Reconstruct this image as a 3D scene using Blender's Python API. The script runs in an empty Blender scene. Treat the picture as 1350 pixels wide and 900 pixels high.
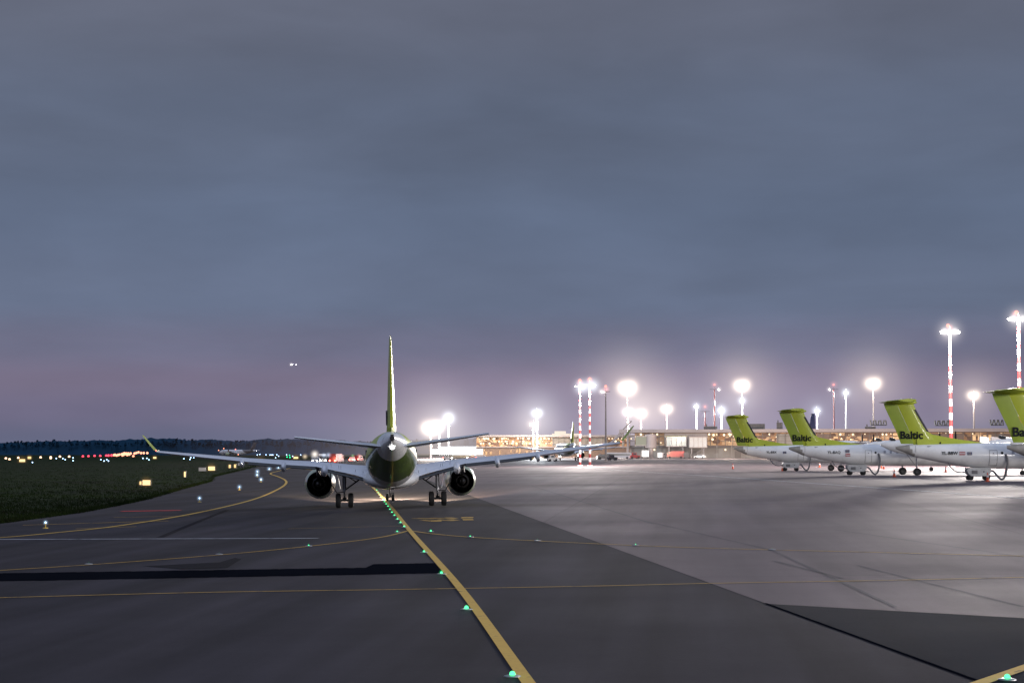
import bpy, bmesh, math, random
from mathutils import Vector, Matrix, Euler
random.seed(7)
R = math.radians
scene = bpy.context.scene
COL = scene.collection

# ------------------------------------------------------------------ camera
FPX = 2500.0
PITCH = math.atan(143.5 / FPX)
CAMZ = 4.09
cam_d = bpy.data.cameras.new('camera')
cam_d.sensor_width = 36
cam_d.lens = FPX / 1350 * 36
cam_d.clip_start = 0.5
cam_d.clip_end = 30000
cam = bpy.data.objects.new('camera', cam_d)
COL.objects.link(cam)
cam.location = (0, 0, CAMZ)
cam.rotation_euler = (math.pi / 2 + PITCH, 0, 0)
scene.camera = cam

# ground profile: a crowned taxiway that climbs gently to the apron on the right
SL = 0.0157
def gz(x, y):
    u = x + 0.087 * y
    return min(1.0, max(-0.44, SL * (u - 3.1)))

def ray(px, py):
    v = Vector((px - 675, FPX, 450 - py))
    v.rotate(Euler((PITCH, 0, 0)))
    return v

def G(px, py, lift=0.0):
    """ground point that the photo shows at a pixel (survey helper)"""
    v = ray(px, py)
    z = 0.0
    for _ in range(25):
        t = (CAMZ - z) / -v.z
        x, y = v.x * t, v.y * t
        z = 0.5 * z + 0.5 * gz(x, y)
    return Vector((x, y, z + lift))

def D(px, py, dist):
    """world point at ground distance dist"""
    v = ray(px, py)
    t = dist / v.y
    return Vector((v.x * t, dist, CAMZ + v.z * t))

# ------------------------------------------------------------------ materials
def newmat(name):
    m = bpy.data.materials.new(name)
    m.use_nodes = True
    nt = m.node_tree
    for n in list(nt.nodes):
        nt.nodes.remove(n)
    out = nt.nodes.new('ShaderNodeOutputMaterial')
    return m, nt, out

def N(nt, typ, **kw):
    n = nt.nodes.new(typ)
    for k, v in kw.items():
        if k.startswith('i_'):
            n.inputs[k[2:].replace('_', ' ')].default_value = v
        else:
            setattr(n, k, v)
    return n

def surf(name, col, rough=0.5, metal=0.0, var=0.12, scale=1.5, spec=0.5, coat=0.0, bump=0.0, bscale=20):
    m, nt, out = newmat(name)
    b = N(nt, 'ShaderNodeBsdfPrincipled')
    nt.links.new(b.outputs[0], out.inputs[0])
    tc = N(nt, 'ShaderNodeTexCoord')
    no = N(nt, 'ShaderNodeTexNoise')
    no.inputs['Scale'].default_value = scale
    no.inputs['Detail'].default_value = 6
    nt.links.new(tc.outputs['Object'], no.inputs['Vector'])
    mr = N(nt, 'ShaderNodeMapRange')
    mr.inputs[1].default_value = 0.3; mr.inputs[2].default_value = 0.7
    mr.inputs[3].default_value = 1 - var; mr.inputs[4].default_value = 1 + var
    nt.links.new(no.outputs['Fac'], mr.inputs[0])
    vm = N(nt, 'ShaderNodeVectorMath', operation='SCALE')
    vm.inputs[0].default_value = col
    nt.links.new(mr.outputs[0], vm.inputs['Scale'])
    nt.links.new(vm.outputs[0], b.inputs['Base Color'])
    mr2 = N(nt, 'ShaderNodeMapRange')
    mr2.inputs[3].default_value = max(0, rough - 0.07); mr2.inputs[4].default_value = min(1, rough + 0.1)
    nt.links.new(no.outputs['Fac'], mr2.inputs[0])
    nt.links.new(mr2.outputs[0], b.inputs['Roughness'])
    b.inputs['Metallic'].default_value = metal
    b.inputs['Specular IOR Level'].default_value = spec
    b.inputs['Coat Weight'].default_value = coat
    b.inputs['Coat Roughness'].default_value = 0.08
    if bump:
        n2 = N(nt, 'ShaderNodeTexNoise'); n2.inputs['Scale'].default_value = bscale
        bp = N(nt, 'ShaderNodeBump'); bp.inputs['Strength'].default_value = bump
        nt.links.new(tc.outputs['Object'], n2.inputs['Vector'])
        nt.links.new(n2.outputs['Fac'], bp.inputs['Height'])
        nt.links.new(bp.outputs[0], b.inputs['Normal'])
    return m

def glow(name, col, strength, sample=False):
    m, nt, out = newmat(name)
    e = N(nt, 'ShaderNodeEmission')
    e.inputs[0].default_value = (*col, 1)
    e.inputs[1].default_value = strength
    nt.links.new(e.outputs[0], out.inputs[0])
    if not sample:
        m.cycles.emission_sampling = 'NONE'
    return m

def pavement(name, base, dark, angle, joint=None, jw=0.03, rough=0.75, streak=0.25, spec=0.35):
    """asphalt or concrete: mottling, wheel streaks along the taxi direction, optional slab joints"""
    m, nt, out = newmat(name)
    L = nt.links.new
    b = N(nt, 'ShaderNodeBsdfPrincipled')
    L(b.outputs[0], out.inputs[0])
    tc = N(nt, 'ShaderNodeTexCoord')
    mp = N(nt, 'ShaderNodeMapping')
    mp.inputs['Rotation'].default_value = (0, 0, angle)
    L(tc.outputs['Object'], mp.inputs['Vector'])
    # large stains
    n1 = N(nt, 'ShaderNodeTexNoise'); n1.inputs['Scale'].default_value = 0.045; n1.inputs['Detail'].default_value = 5
    n1.inputs['Roughness'].default_value = 0.6
    L(mp.outputs[0], n1.inputs['Vector'])
    # streaks
    ms = N(nt, 'ShaderNodeMapping'); ms.inputs['Scale'].default_value = (0.55, 0.025, 1)
    L(mp.outputs[0], ms.inputs['Vector'])
    n2 = N(nt, 'ShaderNodeTexNoise'); n2.inputs['Scale'].default_value = 1.0; n2.inputs['Detail'].default_value = 4
    L(ms.outputs[0], n2.inputs['Vector'])
    # grain
    n3 = N(nt, 'ShaderNodeTexNoise'); n3.inputs['Scale'].default_value = 6.0; n3.inputs['Detail'].default_value = 8
    n3.inputs['Roughness'].default_value = 0.75
    L(mp.outputs[0], n3.inputs['Vector'])
    def ma(op, a, c, clamp=False):
        x = N(nt, 'ShaderNodeMath', operation=op); x.use_clamp = clamp
        for i, q in enumerate((a, c)):
            if isinstance(q, (int, float)): x.inputs[i].default_value = q
            else: L(q, x.inputs[i])
        return x.outputs[0]
    def mrange(s, a0, a1, b0, b1):
        q = N(nt, 'ShaderNodeMapRange'); L(s, q.inputs[0])
        for i, v in enumerate((a0, a1, b0, b1)): q.inputs[i + 1].default_value = v
        return q.outputs[0]
    f1 = mrange(n1.outputs['Fac'], .35, .7, 0, 1)
    f2 = mrange(n2.outputs['Fac'], .35, .7, 1 - streak, 1 + streak * .6)
    f3 = mrange(n3.outputs['Fac'], .25, .75, .86, 1.14)
    mixc = N(nt, 'ShaderNodeMix', data_type='RGBA')
    mixc.inputs[6].default_value = (*base, 1); mixc.inputs[7].default_value = (*dark, 1)
    L(f1, mixc.inputs[0])
    k = ma('MULTIPLY', f2, f3)
    if joint:
        sp = N(nt, 'ShaderNodeSeparateXYZ'); L(mp.outputs[0], sp.inputs[0])
        for ax in (0, 1):
            a = ma('MODULO', ma('ADD', sp.outputs[ax], 3000.0), joint[ax])
            near = ma('LESS_THAN', a, jw * 2)
            k = ma('MULTIPLY', k, ma('SUBTRACT', 1.0, ma('MULTIPLY', near, 0.18)))
        # each slab a slightly different tone
        fl = N(nt, 'ShaderNodeVectorMath', operation='DIVIDE'); fl.inputs[1].default_value = (joint[0], joint[1], 1)
        ad = N(nt, 'ShaderNodeVectorMath', operation='ADD'); ad.inputs[1].default_value = (3000, 3000, 0)
        L(mp.outputs[0], ad.inputs[0]); L(ad.outputs[0], fl.inputs[0])
        f0 = N(nt, 'ShaderNodeVectorMath', operation='FLOOR'); L(fl.outputs[0], f0.inputs[0])
        wn = N(nt, 'ShaderNodeTexWhiteNoise', noise_dimensions='2D'); L(f0.outputs[0], wn.inputs['Vector'])
        k = ma('MULTIPLY', k, mrange(wn.outputs['Value'], 0, 1, .93, 1.07))
    vm = N(nt, 'ShaderNodeVectorMath', operation='SCALE')
    L(mixc.outputs[2], vm.inputs[0]); L(k, vm.inputs['Scale'])
    L(vm.outputs[0], b.inputs['Base Color'])
    L(mrange(n1.outputs['Fac'], .3, .7, rough - .1, rough + .1), b.inputs['Roughness'])
    b.inputs['Specular IOR Level'].default_value = spec
    bp = N(nt, 'ShaderNodeBump'); bp.inputs['Strength'].default_value = 0.25; bp.inputs['Distance'].default_value = 0.02
    L(n3.outputs['Fac'], bp.inputs['Height']); L(bp.outputs[0], b.inputs['Normal'])
    return m

def paint_mat(name, col, wear=0.5, scale=3.0):
    """road paint, worn through in flecks"""
    m, nt, out = newmat(name)
    L = nt.links.new
    b = N(nt, 'ShaderNodeBsdfPrincipled'); b.inputs['Roughness'].default_value = .75; b.inputs['Specular IOR Level'].default_value = .15
    L(b.outputs[0], out.inputs[0])
    tc = N(nt, 'ShaderNodeTexCoord')
    no = N(nt, 'ShaderNodeTexNoise'); no.inputs['Scale'].default_value = scale; no.inputs['Detail'].default_value = 8
    no.inputs['Roughness'].default_value = .7
    L(tc.outputs['Object'], no.inputs['Vector'])
    cr = N(nt, 'ShaderNodeValToRGB')
    cr.color_ramp.elements[0].position = .30; cr.color_ramp.elements[0].color = (.05, .048, .05, 1)
    cr.color_ramp.elements[1].position = .30 + .25 * wear; cr.color_ramp.elements[1].color = (*col, 1)
    e = cr.color_ramp.elements.new(.75); e.color = (col[0] * .8, col[1] * .8, col[2] * .8, 1)
    L(no.outputs['Fac'], cr.inputs[0]); L(cr.outputs[0], b.inputs['Base Color'])
    return m

M = {}
M['lime'] = surf('lime_paint', (0.37, 0.44, 0.02), .42, var=.08, scale=.6, coat=.18)
M['lime_shaded'] = surf('lime_rudder_shaded', (0.24, 0.33, 0.02), .35, var=.1, scale=.6, coat=.4)  # same lime, darkened to put the rudder's shade into the colour
M['lime_unlit'] = surf('lime_belly_unlit', (0.075, 0.125, 0.010), .3, var=.15, scale=.7, coat=.5)  # lime as it looks unlit: underside shade put into the colour
M['white'] = surf('white_aircraft_paint', (0.78, 0.79, 0.80), .28, var=.05, scale=.8, coat=.5)
M['wingwhite'] = surf('wing_grey_paint', (0.70, 0.72, 0.78), .32, var=.05, scale=.9, coat=.3)
M['flap'] = surf('flap_grey_paint', (0.60, 0.62, 0.68), .4, var=.06, scale=2)
M['tailgrey'] = surf('tail_cone_grey', (0.32, 0.31, 0.29), .45, var=.18, scale=2)
M['black'] = surf('black_rubber', (0.012, 0.012, 0.013), .6, var=.2, scale=6)
M['tyre'] = surf('tyre_rubber', (0.007, 0.007, 0.008), .75, var=.2, scale=8)
M['dark'] = surf('dark_metal', (0.035, 0.035, 0.038), .45, metal=.6, var=.2, scale=5)
M['steel'] = surf('gear_steel', (0.25, 0.25, 0.27), .35, metal=.7, var=.15, scale=5)
M['hub'] = surf('wheel_hub', (0.45, 0.45, 0.47), .4, metal=.5, scale=6)
M['ink'] = surf('black_lettering', (0.004, 0.006, 0.010), .6, var=.05, spec=.15)
M['navy'] = surf('navy_paint', (0.01, 0.025, 0.12), .35, var=.05)
M['crimson'] = surf('crimson_flag', (0.30, 0.015, 0.03), .45, var=.05)
M['glassdark'] = surf('window_glass_dark', (0.05, 0.06, 0.075), .12, var=.1, scale=3, spec=.8)
M['cabinglass'] = surf('cabin_window_glass', (.40, .43, .50), .3, var=.2)
M['line'] = surf('panel_line', (0.12, 0.12, 0.13), .6, var=.1)
M['yellow'] = paint_mat('yellow_taxi_paint', (0.56, 0.35, 0.07), .5, 2.2)
M['yellowthin'] = paint_mat('yellow_worn_paint', (0.50, 0.30, 0.06), .8, 1.2)
M['whiteline'] = paint_mat('white_line_paint', (0.42, 0.42, 0.44), 1.0, 1.2)
M['redline'] = paint_mat('red_ground_strip', (0.60, 0.04, 0.04), .6, .8)
M['mastred'] = surf('mast_red', (0.30, 0.035, 0.035), .5, var=.1)
M['mastwhite'] = surf('mast_white', (0.75, 0.75, 0.75), .5, var=.06)
M['mastgrey'] = surf('mast_galvanised', (0.22, 0.20, 0.20), .5, metal=.4, var=.15)
M['orange'] = surf('cone_orange', (0.62, 0.09, 0.03), .5, var=.1)
M['reflect'] = surf('cone_white_band', (0.8, 0.8, 0.8), .4, var=.05)
M['concrete'] = surf('wall_concrete', (0.26, 0.24, 0.22), .8, var=.12, scale=.3, bump=.1)
M['fascia'] = surf('roof_fascia', (0.30, 0.255, 0.25), .6, var=.12, scale=.2)
M['roofdark'] = surf('roof_dark', (0.10, 0.095, 0.10), .7, var=.2, scale=.3)
M['frame'] = surf('facade_frame', (0.12, 0.10, 0.09), .5, var=.1)
M['brown'] = surf('facade_brown', (0.16, 0.10, 0.07), .6, var=.2, scale=.3)
M['teal'] = surf('bridge_glass_teal', (0.03, 0.09, 0.085), .18, var=.3, scale=.6, spec=.8)
M['hose'] = surf('grey_hose', (0.16, 0.16, 0.17), .65, var=.2, scale=10)
M['gpu'] = surf('ground_unit_grey', (0.42, 0.43, 0.44), .5, var=.15, scale=3)
M['vwhite'] = surf('vehicle_white', (0.75, 0.75, 0.75), .3, var=.05, coat=.5)
M['vred'] = surf('vehicle_red', (0.42, 0.03, 0.03), .3, var=.08, coat=.5)
M['vdark'] = surf('vehicle_dark', (0.05, 0.045, 0.05), .3, var=.1, coat=.5)
M['vyellow'] = surf('vehicle_yellow', (0.6, 0.4, 0.05), .35, var=.08, coat=.4)
M['foliage'] = surf('hazed_forest_foliage', (0.018, 0.055, 0.10), .9, var=.10, scale=.08, spec=0)  # bluish distance haze is put into this foliage colour
M['foliage_far'] = surf('hazy_tree_foliage', (0.09, 0.105, 0.12), .9, var=.25, scale=.08, spec=0)  # paler and greyer, with the haze put into the colour
M['ledwhite'] = glow('lamp_white', (1, .96, .92), 40)
M['ledcool'] = glow('lamp_cool', (.85, .95, 1), 40)
M['ledwarm'] = glow('lamp_warm', (1, .88, .72), 45)
M['redlamp'] = glow('obstruction_red', (1, .22, .18), 3)
M['greenlamp'] = glow('green_centreline_lamp', (.02, 1, .38), 3)
M['greencore'] = glow('green_lamp_core', (.10, 1, .36), 2.2)
M['bluelamp'] = glow('blue_edge_lamp', (.42, .66, 1), 5)
M['whitelamp'] = glow('white_runway_lamp', (1, .62, .40), 2.8)
M['amberlamp'] = glow('amber_runway_lamp', (1, .36, .22), 2.6)
M['crimsonlamp'] = glow('red_runway_lamp', (1, .07, .12), 2.4)
M['signyellow'] = glow('sign_face_yellow', (1, .72, .33), 1.6)
M['signwarm'] = glow('sign_face_warm', (1, .68, .30), 1.3)
M['signoff'] = surf('sign_back_grey', (.42, .42, .42), .6, var=.1)
M['ceilamp'] = glow('ceiling_lamp', (1, .80, .52), 2.2)
M['shoplamp'] = glow('shop_lamp', (1, .60, .30), 1.0)
M['headlamp'] = glow('head_lamp', (1, .93, .85), 60)
M['navwhite'] = glow('nav_white', (1, 1, 1), 30)
M['redtail'] = glow('vehicle_tail_lamp', (1, .12, .08), 14)

# ------------------------------------------------------------------ mesh tools
class MB:
    def __init__(s):
        s.v, s.f, s.m = [], [], []
    def add(s, vs, fs, mi=0):
        o = len(s.v)
        s.v += [tuple(v) for v in vs]
        for f in fs:
            s.f.append(tuple(i + o for i in f)); s.m.append(mi)
    def box(s, c, d, mi=0, rz=0, mat=None):
        x, y, z = d[0] / 2, d[1] / 2, d[2] / 2
        vs = [Vector((i * x, j * y, k * z)) for i in (-1, 1) for j in (-1, 1) for k in (-1, 1)]
        rm = mat if mat is not None else Matrix.Rotation(rz, 3, 'Z')
        vs = [rm @ v + Vector(c) for v in vs]
        s.add(vs, [(0, 1, 3, 2), (4, 6, 7, 5), (0, 4, 5, 1), (2, 3, 7, 6), (0, 2, 6, 4), (1, 5, 7, 3)], mi)
    def loft(s, rings, mi=0, cap=True, close=True, mfun=None):
        n = len(rings[0]); o = len(s.v)
        for r in rings: s.v += [tuple(p) for p in r]
        for i in range(len(rings) - 1):
            for j in range(n if close else n - 1):
                a, b = o + i * n + j, o + i * n + (j + 1) % n
                s.f.append((a, b, b + n, a + n))
                if mfun:
                    c = (Vector(s.v[a]) + Vector(s.v[b]) + Vector(s.v[a + n]) + Vector(s.v[b + n])) / 4
                    s.m.append(mfun(c))
                else: s.m.append(mi)
        if cap:
            for k, ring in ((0, rings[0]), (len(rings) - 1, rings[-1])):
                s.f.append(tuple(o + k * n + j for j in range(n)))
                s.m.append(mfun(sum((Vector(p) for p in ring), Vector()) / n) if mfun else mi)
    def tube(s, pts, r, n=8, mi=0):
        pts = [Vector(p) for p in pts]
        rs = r if isinstance(r, (list, tuple)) else [r] * len(pts)
        rings = []
        for i, p in enumerate(pts):
            t = (pts[min(i + 1, len(pts) - 1)] - pts[max(i - 1, 0)]).normalized()
            a = t.cross(Vector((0, 0, 1)))
            if a.length < 1e-3: a = Vector((1, 0, 0))
            a.normalize(); b = t.cross(a)
            rings.append([p + (a * math.cos(2 * math.pi * j / n) + b * math.sin(2 * math.pi * j / n)) * rs[i] for j in range(n)])
        s.loft(rings, mi)
    def lathe(s, prof, c, axis='y', n=24, mi=0, cap=False):
        rings = []
        for a, r in prof:
            ring = []
            for j in range(n):
                t = 2 * math.pi * j / n
                if axis == 'y': p = (r * math.cos(t), a, r * math.sin(t))
                elif axis == 'x': p = (a, r * math.cos(t), r * math.sin(t))
                else: p = (r * math.cos(t), r * math.sin(t), a)
                ring.append(Vector(p) + Vector(c))
            rings.append(ring)
        s.loft(rings, mi, cap=cap)
    def sphere(s, c, r, mi=0, n=10, m=6, sz=(1, 1, 1)):
        rings = []
        for i in range(m + 1):
            a = -math.pi / 2 + math.pi * i / m
            rr = max(math.cos(a), .02) * r
            rings.append([Vector((rr * math.cos(2 * math.pi * j / n) * sz[0], rr * math.sin(2 * math.pi * j / n) * sz[1], r * math.sin(a) * sz[2])) + Vector(c) for j in range(n)])
        s.loft(rings, mi)
    def prism(s, poly, y0, y1, mi=0, fn=None):
        """poly of (a,b) extruded between y0 and y1; fn maps (a, y, b) to a point"""
        fn = fn or (lambda a, y, b: (a, y, b))
        n = len(poly)
        vs = [fn(a, y0, b) for a, b in poly] + [fn(a, y1, b) for a, b in poly]
        fs = [tuple(range(n)), tuple(range(2 * n - 1, n - 1, -1))] + [(i, (i + 1) % n, (i + 1) % n + n, i + n) for i in range(n)]
        s.add(vs, fs, mi)
    def build(s, name, mats, parent=None, smooth=False, angle=35, loc=None):
        me = bpy.data.meshes.new(name)
        me.from_pydata(s.v, [], s.f)
        mats = mats if isinstance(mats, (list, tuple)) else [mats]
        for m in mats: me.materials.append(M[m] if isinstance(m, str) else m)
        me.polygons.foreach_set('material_index', s.m)
        bm = bmesh.new(); bm.from_mesh(me)
        bmesh.ops.recalc_face_normals(bm, faces=bm.faces)
        bm.to_mesh(me); bm.free()
        if smooth:
            me.polygons.foreach_set('use_smooth', [True] * len(me.polygons))
            me.set_sharp_from_angle(angle=R(angle))
        me.update()
        o = bpy.data.objects.new(name, me)
        COL.objects.link(o)
        if parent: o.parent = parent
        if loc is not None: o.location = loc
        return o

def build_each(mb, name, mats, parent=None, smooth=False, angle=35):
    """one object per connected piece"""
    par = list(range(len(mb.v)))
    def find(i):
        while par[i] != i:
            par[i] = par[par[i]]; i = par[i]
        return i
    for f in mb.f:
        a = find(f[0])
        for j in f[1:]: par[find(j)] = a
    groups = {}
    for f, mi in zip(mb.f, mb.m): groups.setdefault(find(f[0]), []).append((f, mi))
    res = []
    for fs in groups.values():
        used = sorted({i for f, _ in fs for i in f}); ix = {v: k for k, v in enumerate(used)}
        m2 = MB(); m2.v = [mb.v[i] for i in used]; m2.f = [tuple(ix[i] for i in f) for f, _ in fs]; m2.m = [mi for _, mi in fs]
        res.append(m2.build(name, mats, parent, smooth, angle))
    return res

def tag(o, label=None, cat=None, group=None, kind=None):
    if label: o['label'] = label
    if cat: o['category'] = cat
    if group: o['group'] = group
    if kind: o['kind'] = kind
    return o
def empty(name, loc=(0, 0, 0), rot=(0, 0, 0)):
    o = bpy.data.objects.new(name, None)
    o.empty_display_size = .5
    COL.objects.link(o); o.location = loc; o.rotation_euler = rot
    return o
def kids(o): return [c for c in bpy.data.objects if c.parent == o]
def copy_tree(o, parent=None):
    c = o.copy(); COL.objects.link(c)
    if parent: c.parent = parent
    for ch in kids(o): copy_tree(ch, c)
    return c

def text_mesh(txt, size, extrude=0.004, bold=0.0, name='lettering', mat='ink', parent=None, mtx=None, align='LEFT'):
    cu = bpy.data.curves.new(name, 'FONT')
    cu.body = txt; cu.size = size; cu.extrude = extrude; cu.offset = bold; cu.align_x = align
    cu.resolution_u = 4
    t = bpy.data.objects.new('tmp', cu); COL.objects.link(t)
    dg = bpy.context.evaluated_depsgraph_get()
    me = bpy.data.meshes.new_from_object(t.evaluated_get(dg))
    bpy.data.objects.remove(t); bpy.data.curves.remove(cu)
    me.name = name
    if mtx is not None: me.transform(mtx)
    me.materials.clear(); me.materials.append(M[mat])
    o = bpy.data.objects.new(name, me); COL.objects.link(o)
    if parent: o.parent = parent
    return o

# ------------------------------------------------------------------ the ground
UB = ((-0.44 / SL) + 3.1, (1.0 / SL) + 3.1)
def sheet(name, polys, mat, lift, structure=True):
    bm = bmesh.new()
    for poly in polys:
        vs = [bm.verts.new((p[0], p[1], 0)) for p in poly]
        bm.faces.new(vs)
    bmesh.ops.triangulate(bm, faces=bm.faces[:])
    for u in UB:
        g = bm.verts[:] + bm.edges[:] + bm.faces[:]
        bmesh.ops.bisect_plane(bm, geom=g, plane_co=(u, 0, 0), plane_no=(1, 0.087, 0), dist=1e-5)
    for v in bm.verts: v.co.z = gz(v.co.x, v.co.y) + lift
    bmesh.ops.recalc_face_normals(bm, faces=bm.faces)
    for f in bm.faces:
        if f.normal.z < 0: f.normal_flip()
    me = bpy.data.meshes.new(name); bm.to_mesh(me); bm.free()
    me.materials.append(M[mat] if isinstance(mat, str) else mat)
    o = bpy.data.objects.new(name, me); COL.objects.link(o)
    if structure: o['kind'] = 'structure'
    return o

def catmull(pts, k=10):
    P = [Vector((p[0], p[1])) for p in pts]
    out = []
    for i in range(len(P) - 1):
        p0, p1, p2, p3 = P[max(i - 1, 0)], P[i], P[i + 1], P[min(i + 2, len(P) - 1)]
        for j in range(k):
            t = j / k
            out.append(.5 * ((2 * p1) + (p2 - p0) * t + (2 * p0 - 5 * p1 + 4 * p2 - p3) * t * t + (3 * p1 - p0 - 3 * p2 + p3) * t ** 3))
    out.append(P[-1])
    return out
def strip(pts, w, k=10, smooth=True, w1=None):
    c = catmull(pts, k) if smooth else [Vector((p[0], p[1])) for p in pts]
    quads = []; L, Rr = [], []
    for i, p in enumerate(c):
        t = (c[min(i + 1, len(c) - 1)] - c[max(i - 1, 0)]).normalized()
        n = Vector((-t.y, t.x))
        ww = w if w1 is None else w + (w1 - w) * i / (len(c) - 1)
        L.append(p + n * ww / 2); Rr.append(p - n * ww / 2)
    for i in range(len(c) - 1):
        quads.append([L[i], Rr[i], Rr[i + 1], L[i + 1]])
    return quads
def GP(lst): return [G(*p).xy for p in lst]

# grass material
m, nt, out = newmat('grass_field')
b = N(nt, 'ShaderNodeBsdfPrincipled'); b.inputs['Roughness'].default_value = .95; b.inputs['Specular IOR Level'].default_value = .05
nt.links.new(b.outputs[0], out.inputs[0])
tc = N(nt, 'ShaderNodeTexCoord')
n1 = N(nt, 'ShaderNodeTexNoise'); n1.inputs['Scale'].default_value = .06; n1.inputs['Detail'].default_value = 6
n2 = N(nt, 'ShaderNodeTexNoise'); n2.inputs['Scale'].default_value = 1.6; n2.inputs['Detail'].default_value = 6
cr = N(nt, 'ShaderNodeValToRGB')
cr.color_ramp.elements[0].position = .35; cr.color_ramp.elements[0].color = (.010, .009, .005, 1)
cr.color_ramp.elements[1].position = .7; cr.color_ramp.elements[1].color = (.022, .036, .008, 1)
e_ = cr.color_ramp.elements.new(.52); e_.color = (.012, .021, .005, 1)
mx = N(nt, 'ShaderNodeMath', operation='MULTIPLY_ADD'); mx.inputs[1].default_value = .45; 
nt.links.new(tc.outputs['Object'], n1.inputs['Vector']); nt.links.new(tc.outputs['Object'], n2.inputs['Vector'])
nt.links.new(n2.outputs['Fac'], mx.inputs[0])
ms_ = N(nt, 'ShaderNodeMath', operation='MULTIPLY'); ms_.inputs[1].default_value = .58
nt.links.new(n1.outputs['Fac'], ms_.inputs[0]); nt.links.new(ms_.outputs[0], mx.inputs[2])
nt.links.new(mx.outputs[0], cr.inputs[0]); nt.links.new(cr.outputs[0], b.inputs['Base Color'])
bp = N(nt, 'ShaderNodeBump'); bp.inputs['Strength'].default_value = .8; bp.inputs['Distance'].default_value = .3
nt.links.new(n2.outputs['Fac'], bp.inputs['Height']); nt.links.new(bp.outputs[0], b.inputs['Normal'])
M['grass'] = m

TAXI = 0.087
M['asphalt'] = pavement('taxiway_asphalt', (.0330, .0285, .0360), (.0215, .0190, .0245), TAXI, None, rough=.85, streak=.42, spec=.10)
M['apron'] = pavement('apron_concrete', (.116, .084, .088), (.086, .063, .067), TAXI, (22.5, 45.0), jw=.09, rough=.72, streak=.26, spec=.22)
M['newasphalt'] = pavement('fresh_asphalt', (.0075, .0082, .0120), (.0045, .0052, .0080), TAXI, None, rough=.9, streak=.1, spec=.0)
M['darkapron'] = pavement('dark_apron_asphalt', (.0095, .0118, .0195), (.007, .0088, .0150), TAXI, None, rough=.9, streak=.25, spec=.05)
M['rubber'] = pavement('old_seal', (.009, .0085, .012), (.007, .0065, .0095), TAXI, None, rough=.9, streak=.1, spec=.05)

sheet('ground', [[(-6000, -300), (6000, -300), (6000, 9000), (-6000, 9000)]], 'grass', -0.02)
edge = GP([(0, 690), (104, 676), (173, 663), (200, 656.6), (249, 642.5), (278, 635), (283, 628.5), (304, 623.6), (353, 611.8), (372, 607.6), (420, 604.8)])
edge = [Vector(p) for p in edge]
d0 = (edge[0] - edge[1]).normalized()
pave = [(-60, -40), (-60, 40)] + [tuple(edge[0] + d0 * 25)] + [tuple(p) for p in edge] + [(-40, 1050), (900, 1050), (900, -40)]
sheet('taxiway', [pave], 'asphalt', 0.0)
UE = 10.9
def ux(u, y): return (u - 0.087 * y, y)
apron = [ux(UE, 49.5), ux(UE, 330), ux(UE, 700), ux(UE, 1045), (895, 1045), (895, 20), (60, 12), (12.0, 44.3)]
sheet('apron', [apron], 'apron', 0.006)
sheet('apron_patch', [[ux(UE, 49.4), (12.0, 44.2), (60, 11.9), (60, -35), ux(UE, -35)]], 'darkapron', 0.006)
sheet('pavement_joint', strip([ux(UE, -30), ux(UE, 49.6)], .09, smooth=False), 'newasphalt', 0.012)
sheet('pavement_joint.001', strip([G(212, 708).xy, G(255, 690).xy, G(300, 672).xy], .35) , 'rubber', 0.012)
# fresh asphalt trench strip on the left
rg = random.Random(8)
def ragged(a, b, n, amp):
    A, B = G(*a).xy, G(*b).xy
    return [tuple(A.lerp(B, i / n) + Vector((rg.uniform(-amp, amp), rg.uniform(-amp, amp)))) for i in range(n)]
sheet('asphalt_patch', [ragged((-60, 756.5), (490, 748), 90, .10) + ragged((490, 743.6), (576, 742), 16, .10) + [tuple(G(584, 754.6).xy)] + ragged((580, 755.2), (-60, 767), 110, .10)], 'newasphalt', 0.012)
# worn sealant bands
sheet('sealant_stain', [[tuple(G(*p).xy) for p in [(190, 746), (290, 741), (310, 735), (318, 737), (300, 748), (240, 750)]]], 'rubber', 0.010)
joints = []
for a, c in (((850, 686.5), (1018, 725)), ((1018, 725), (1180, 800)), ((700, 640), (860, 690)), ((1150, 676), (1350, 671)), ((950, 684), (1150, 677)), ((1100, 698), (1350, 734)), ((1020, 739), (1110, 762)), ((1130, 745), (1350, 800))):
    joints += strip([G(*a).xy, G(*c).xy], .14, smooth=False)
M['sealant'] = pavement('joint_sealant', (.066, .053, .060), (.050, .042, .047), TAXI, None, rough=.75, streak=.4, spec=.3)
sheet('crack_sealant', joints, 'sealant', 0.012)

# painted markings, and a red strip
LZ = 0.018
sheet('taxiway_centreline', strip(GP([(775, 1010), (696.5, 900), (602, 769.5), (541, 700), (512, 664), (490, 641), (476, 631.5), (446, 624.5), (425, 621), (380, 615.5)]), .25, 14), 'yellow', LZ)
sheet('taxi_marking', strip(GP([(-60, 757), (0, 752), (117, 744.5), (289, 731.5), (407, 720), (500, 708.5), (540, 699)]), .17), 'yellowthin', LZ)
sheet('taxi_marking.001', strip(GP([(542, 699.5), (570, 703.5), (620, 708), (708, 713), (838, 719), (950, 723), (1170, 728.5), (1350, 733), (1420, 735)]), .17), 'yellowthin', LZ)
sheet('taxi_marking.002', strip(GP([(-60, 790), (0, 788), (270, 781), (500, 777.5), (765, 773), (940, 769), (1160, 765.3), (1350, 761), (1420, 759)]), .14), 'yellowthin', LZ)
sheet('taxi_marking.003', strip(GP([(-80, 712), (0, 708.5), (74, 702), (159, 692.6), (259, 676), (333, 658.5), (366, 645), (377, 637), (375, 632), (365, 627.5), (357, 624.8), (358, 623), (366, 621), (380, 617.5), (392, 614.5)]), .32), 'yellow', LZ)
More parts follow.
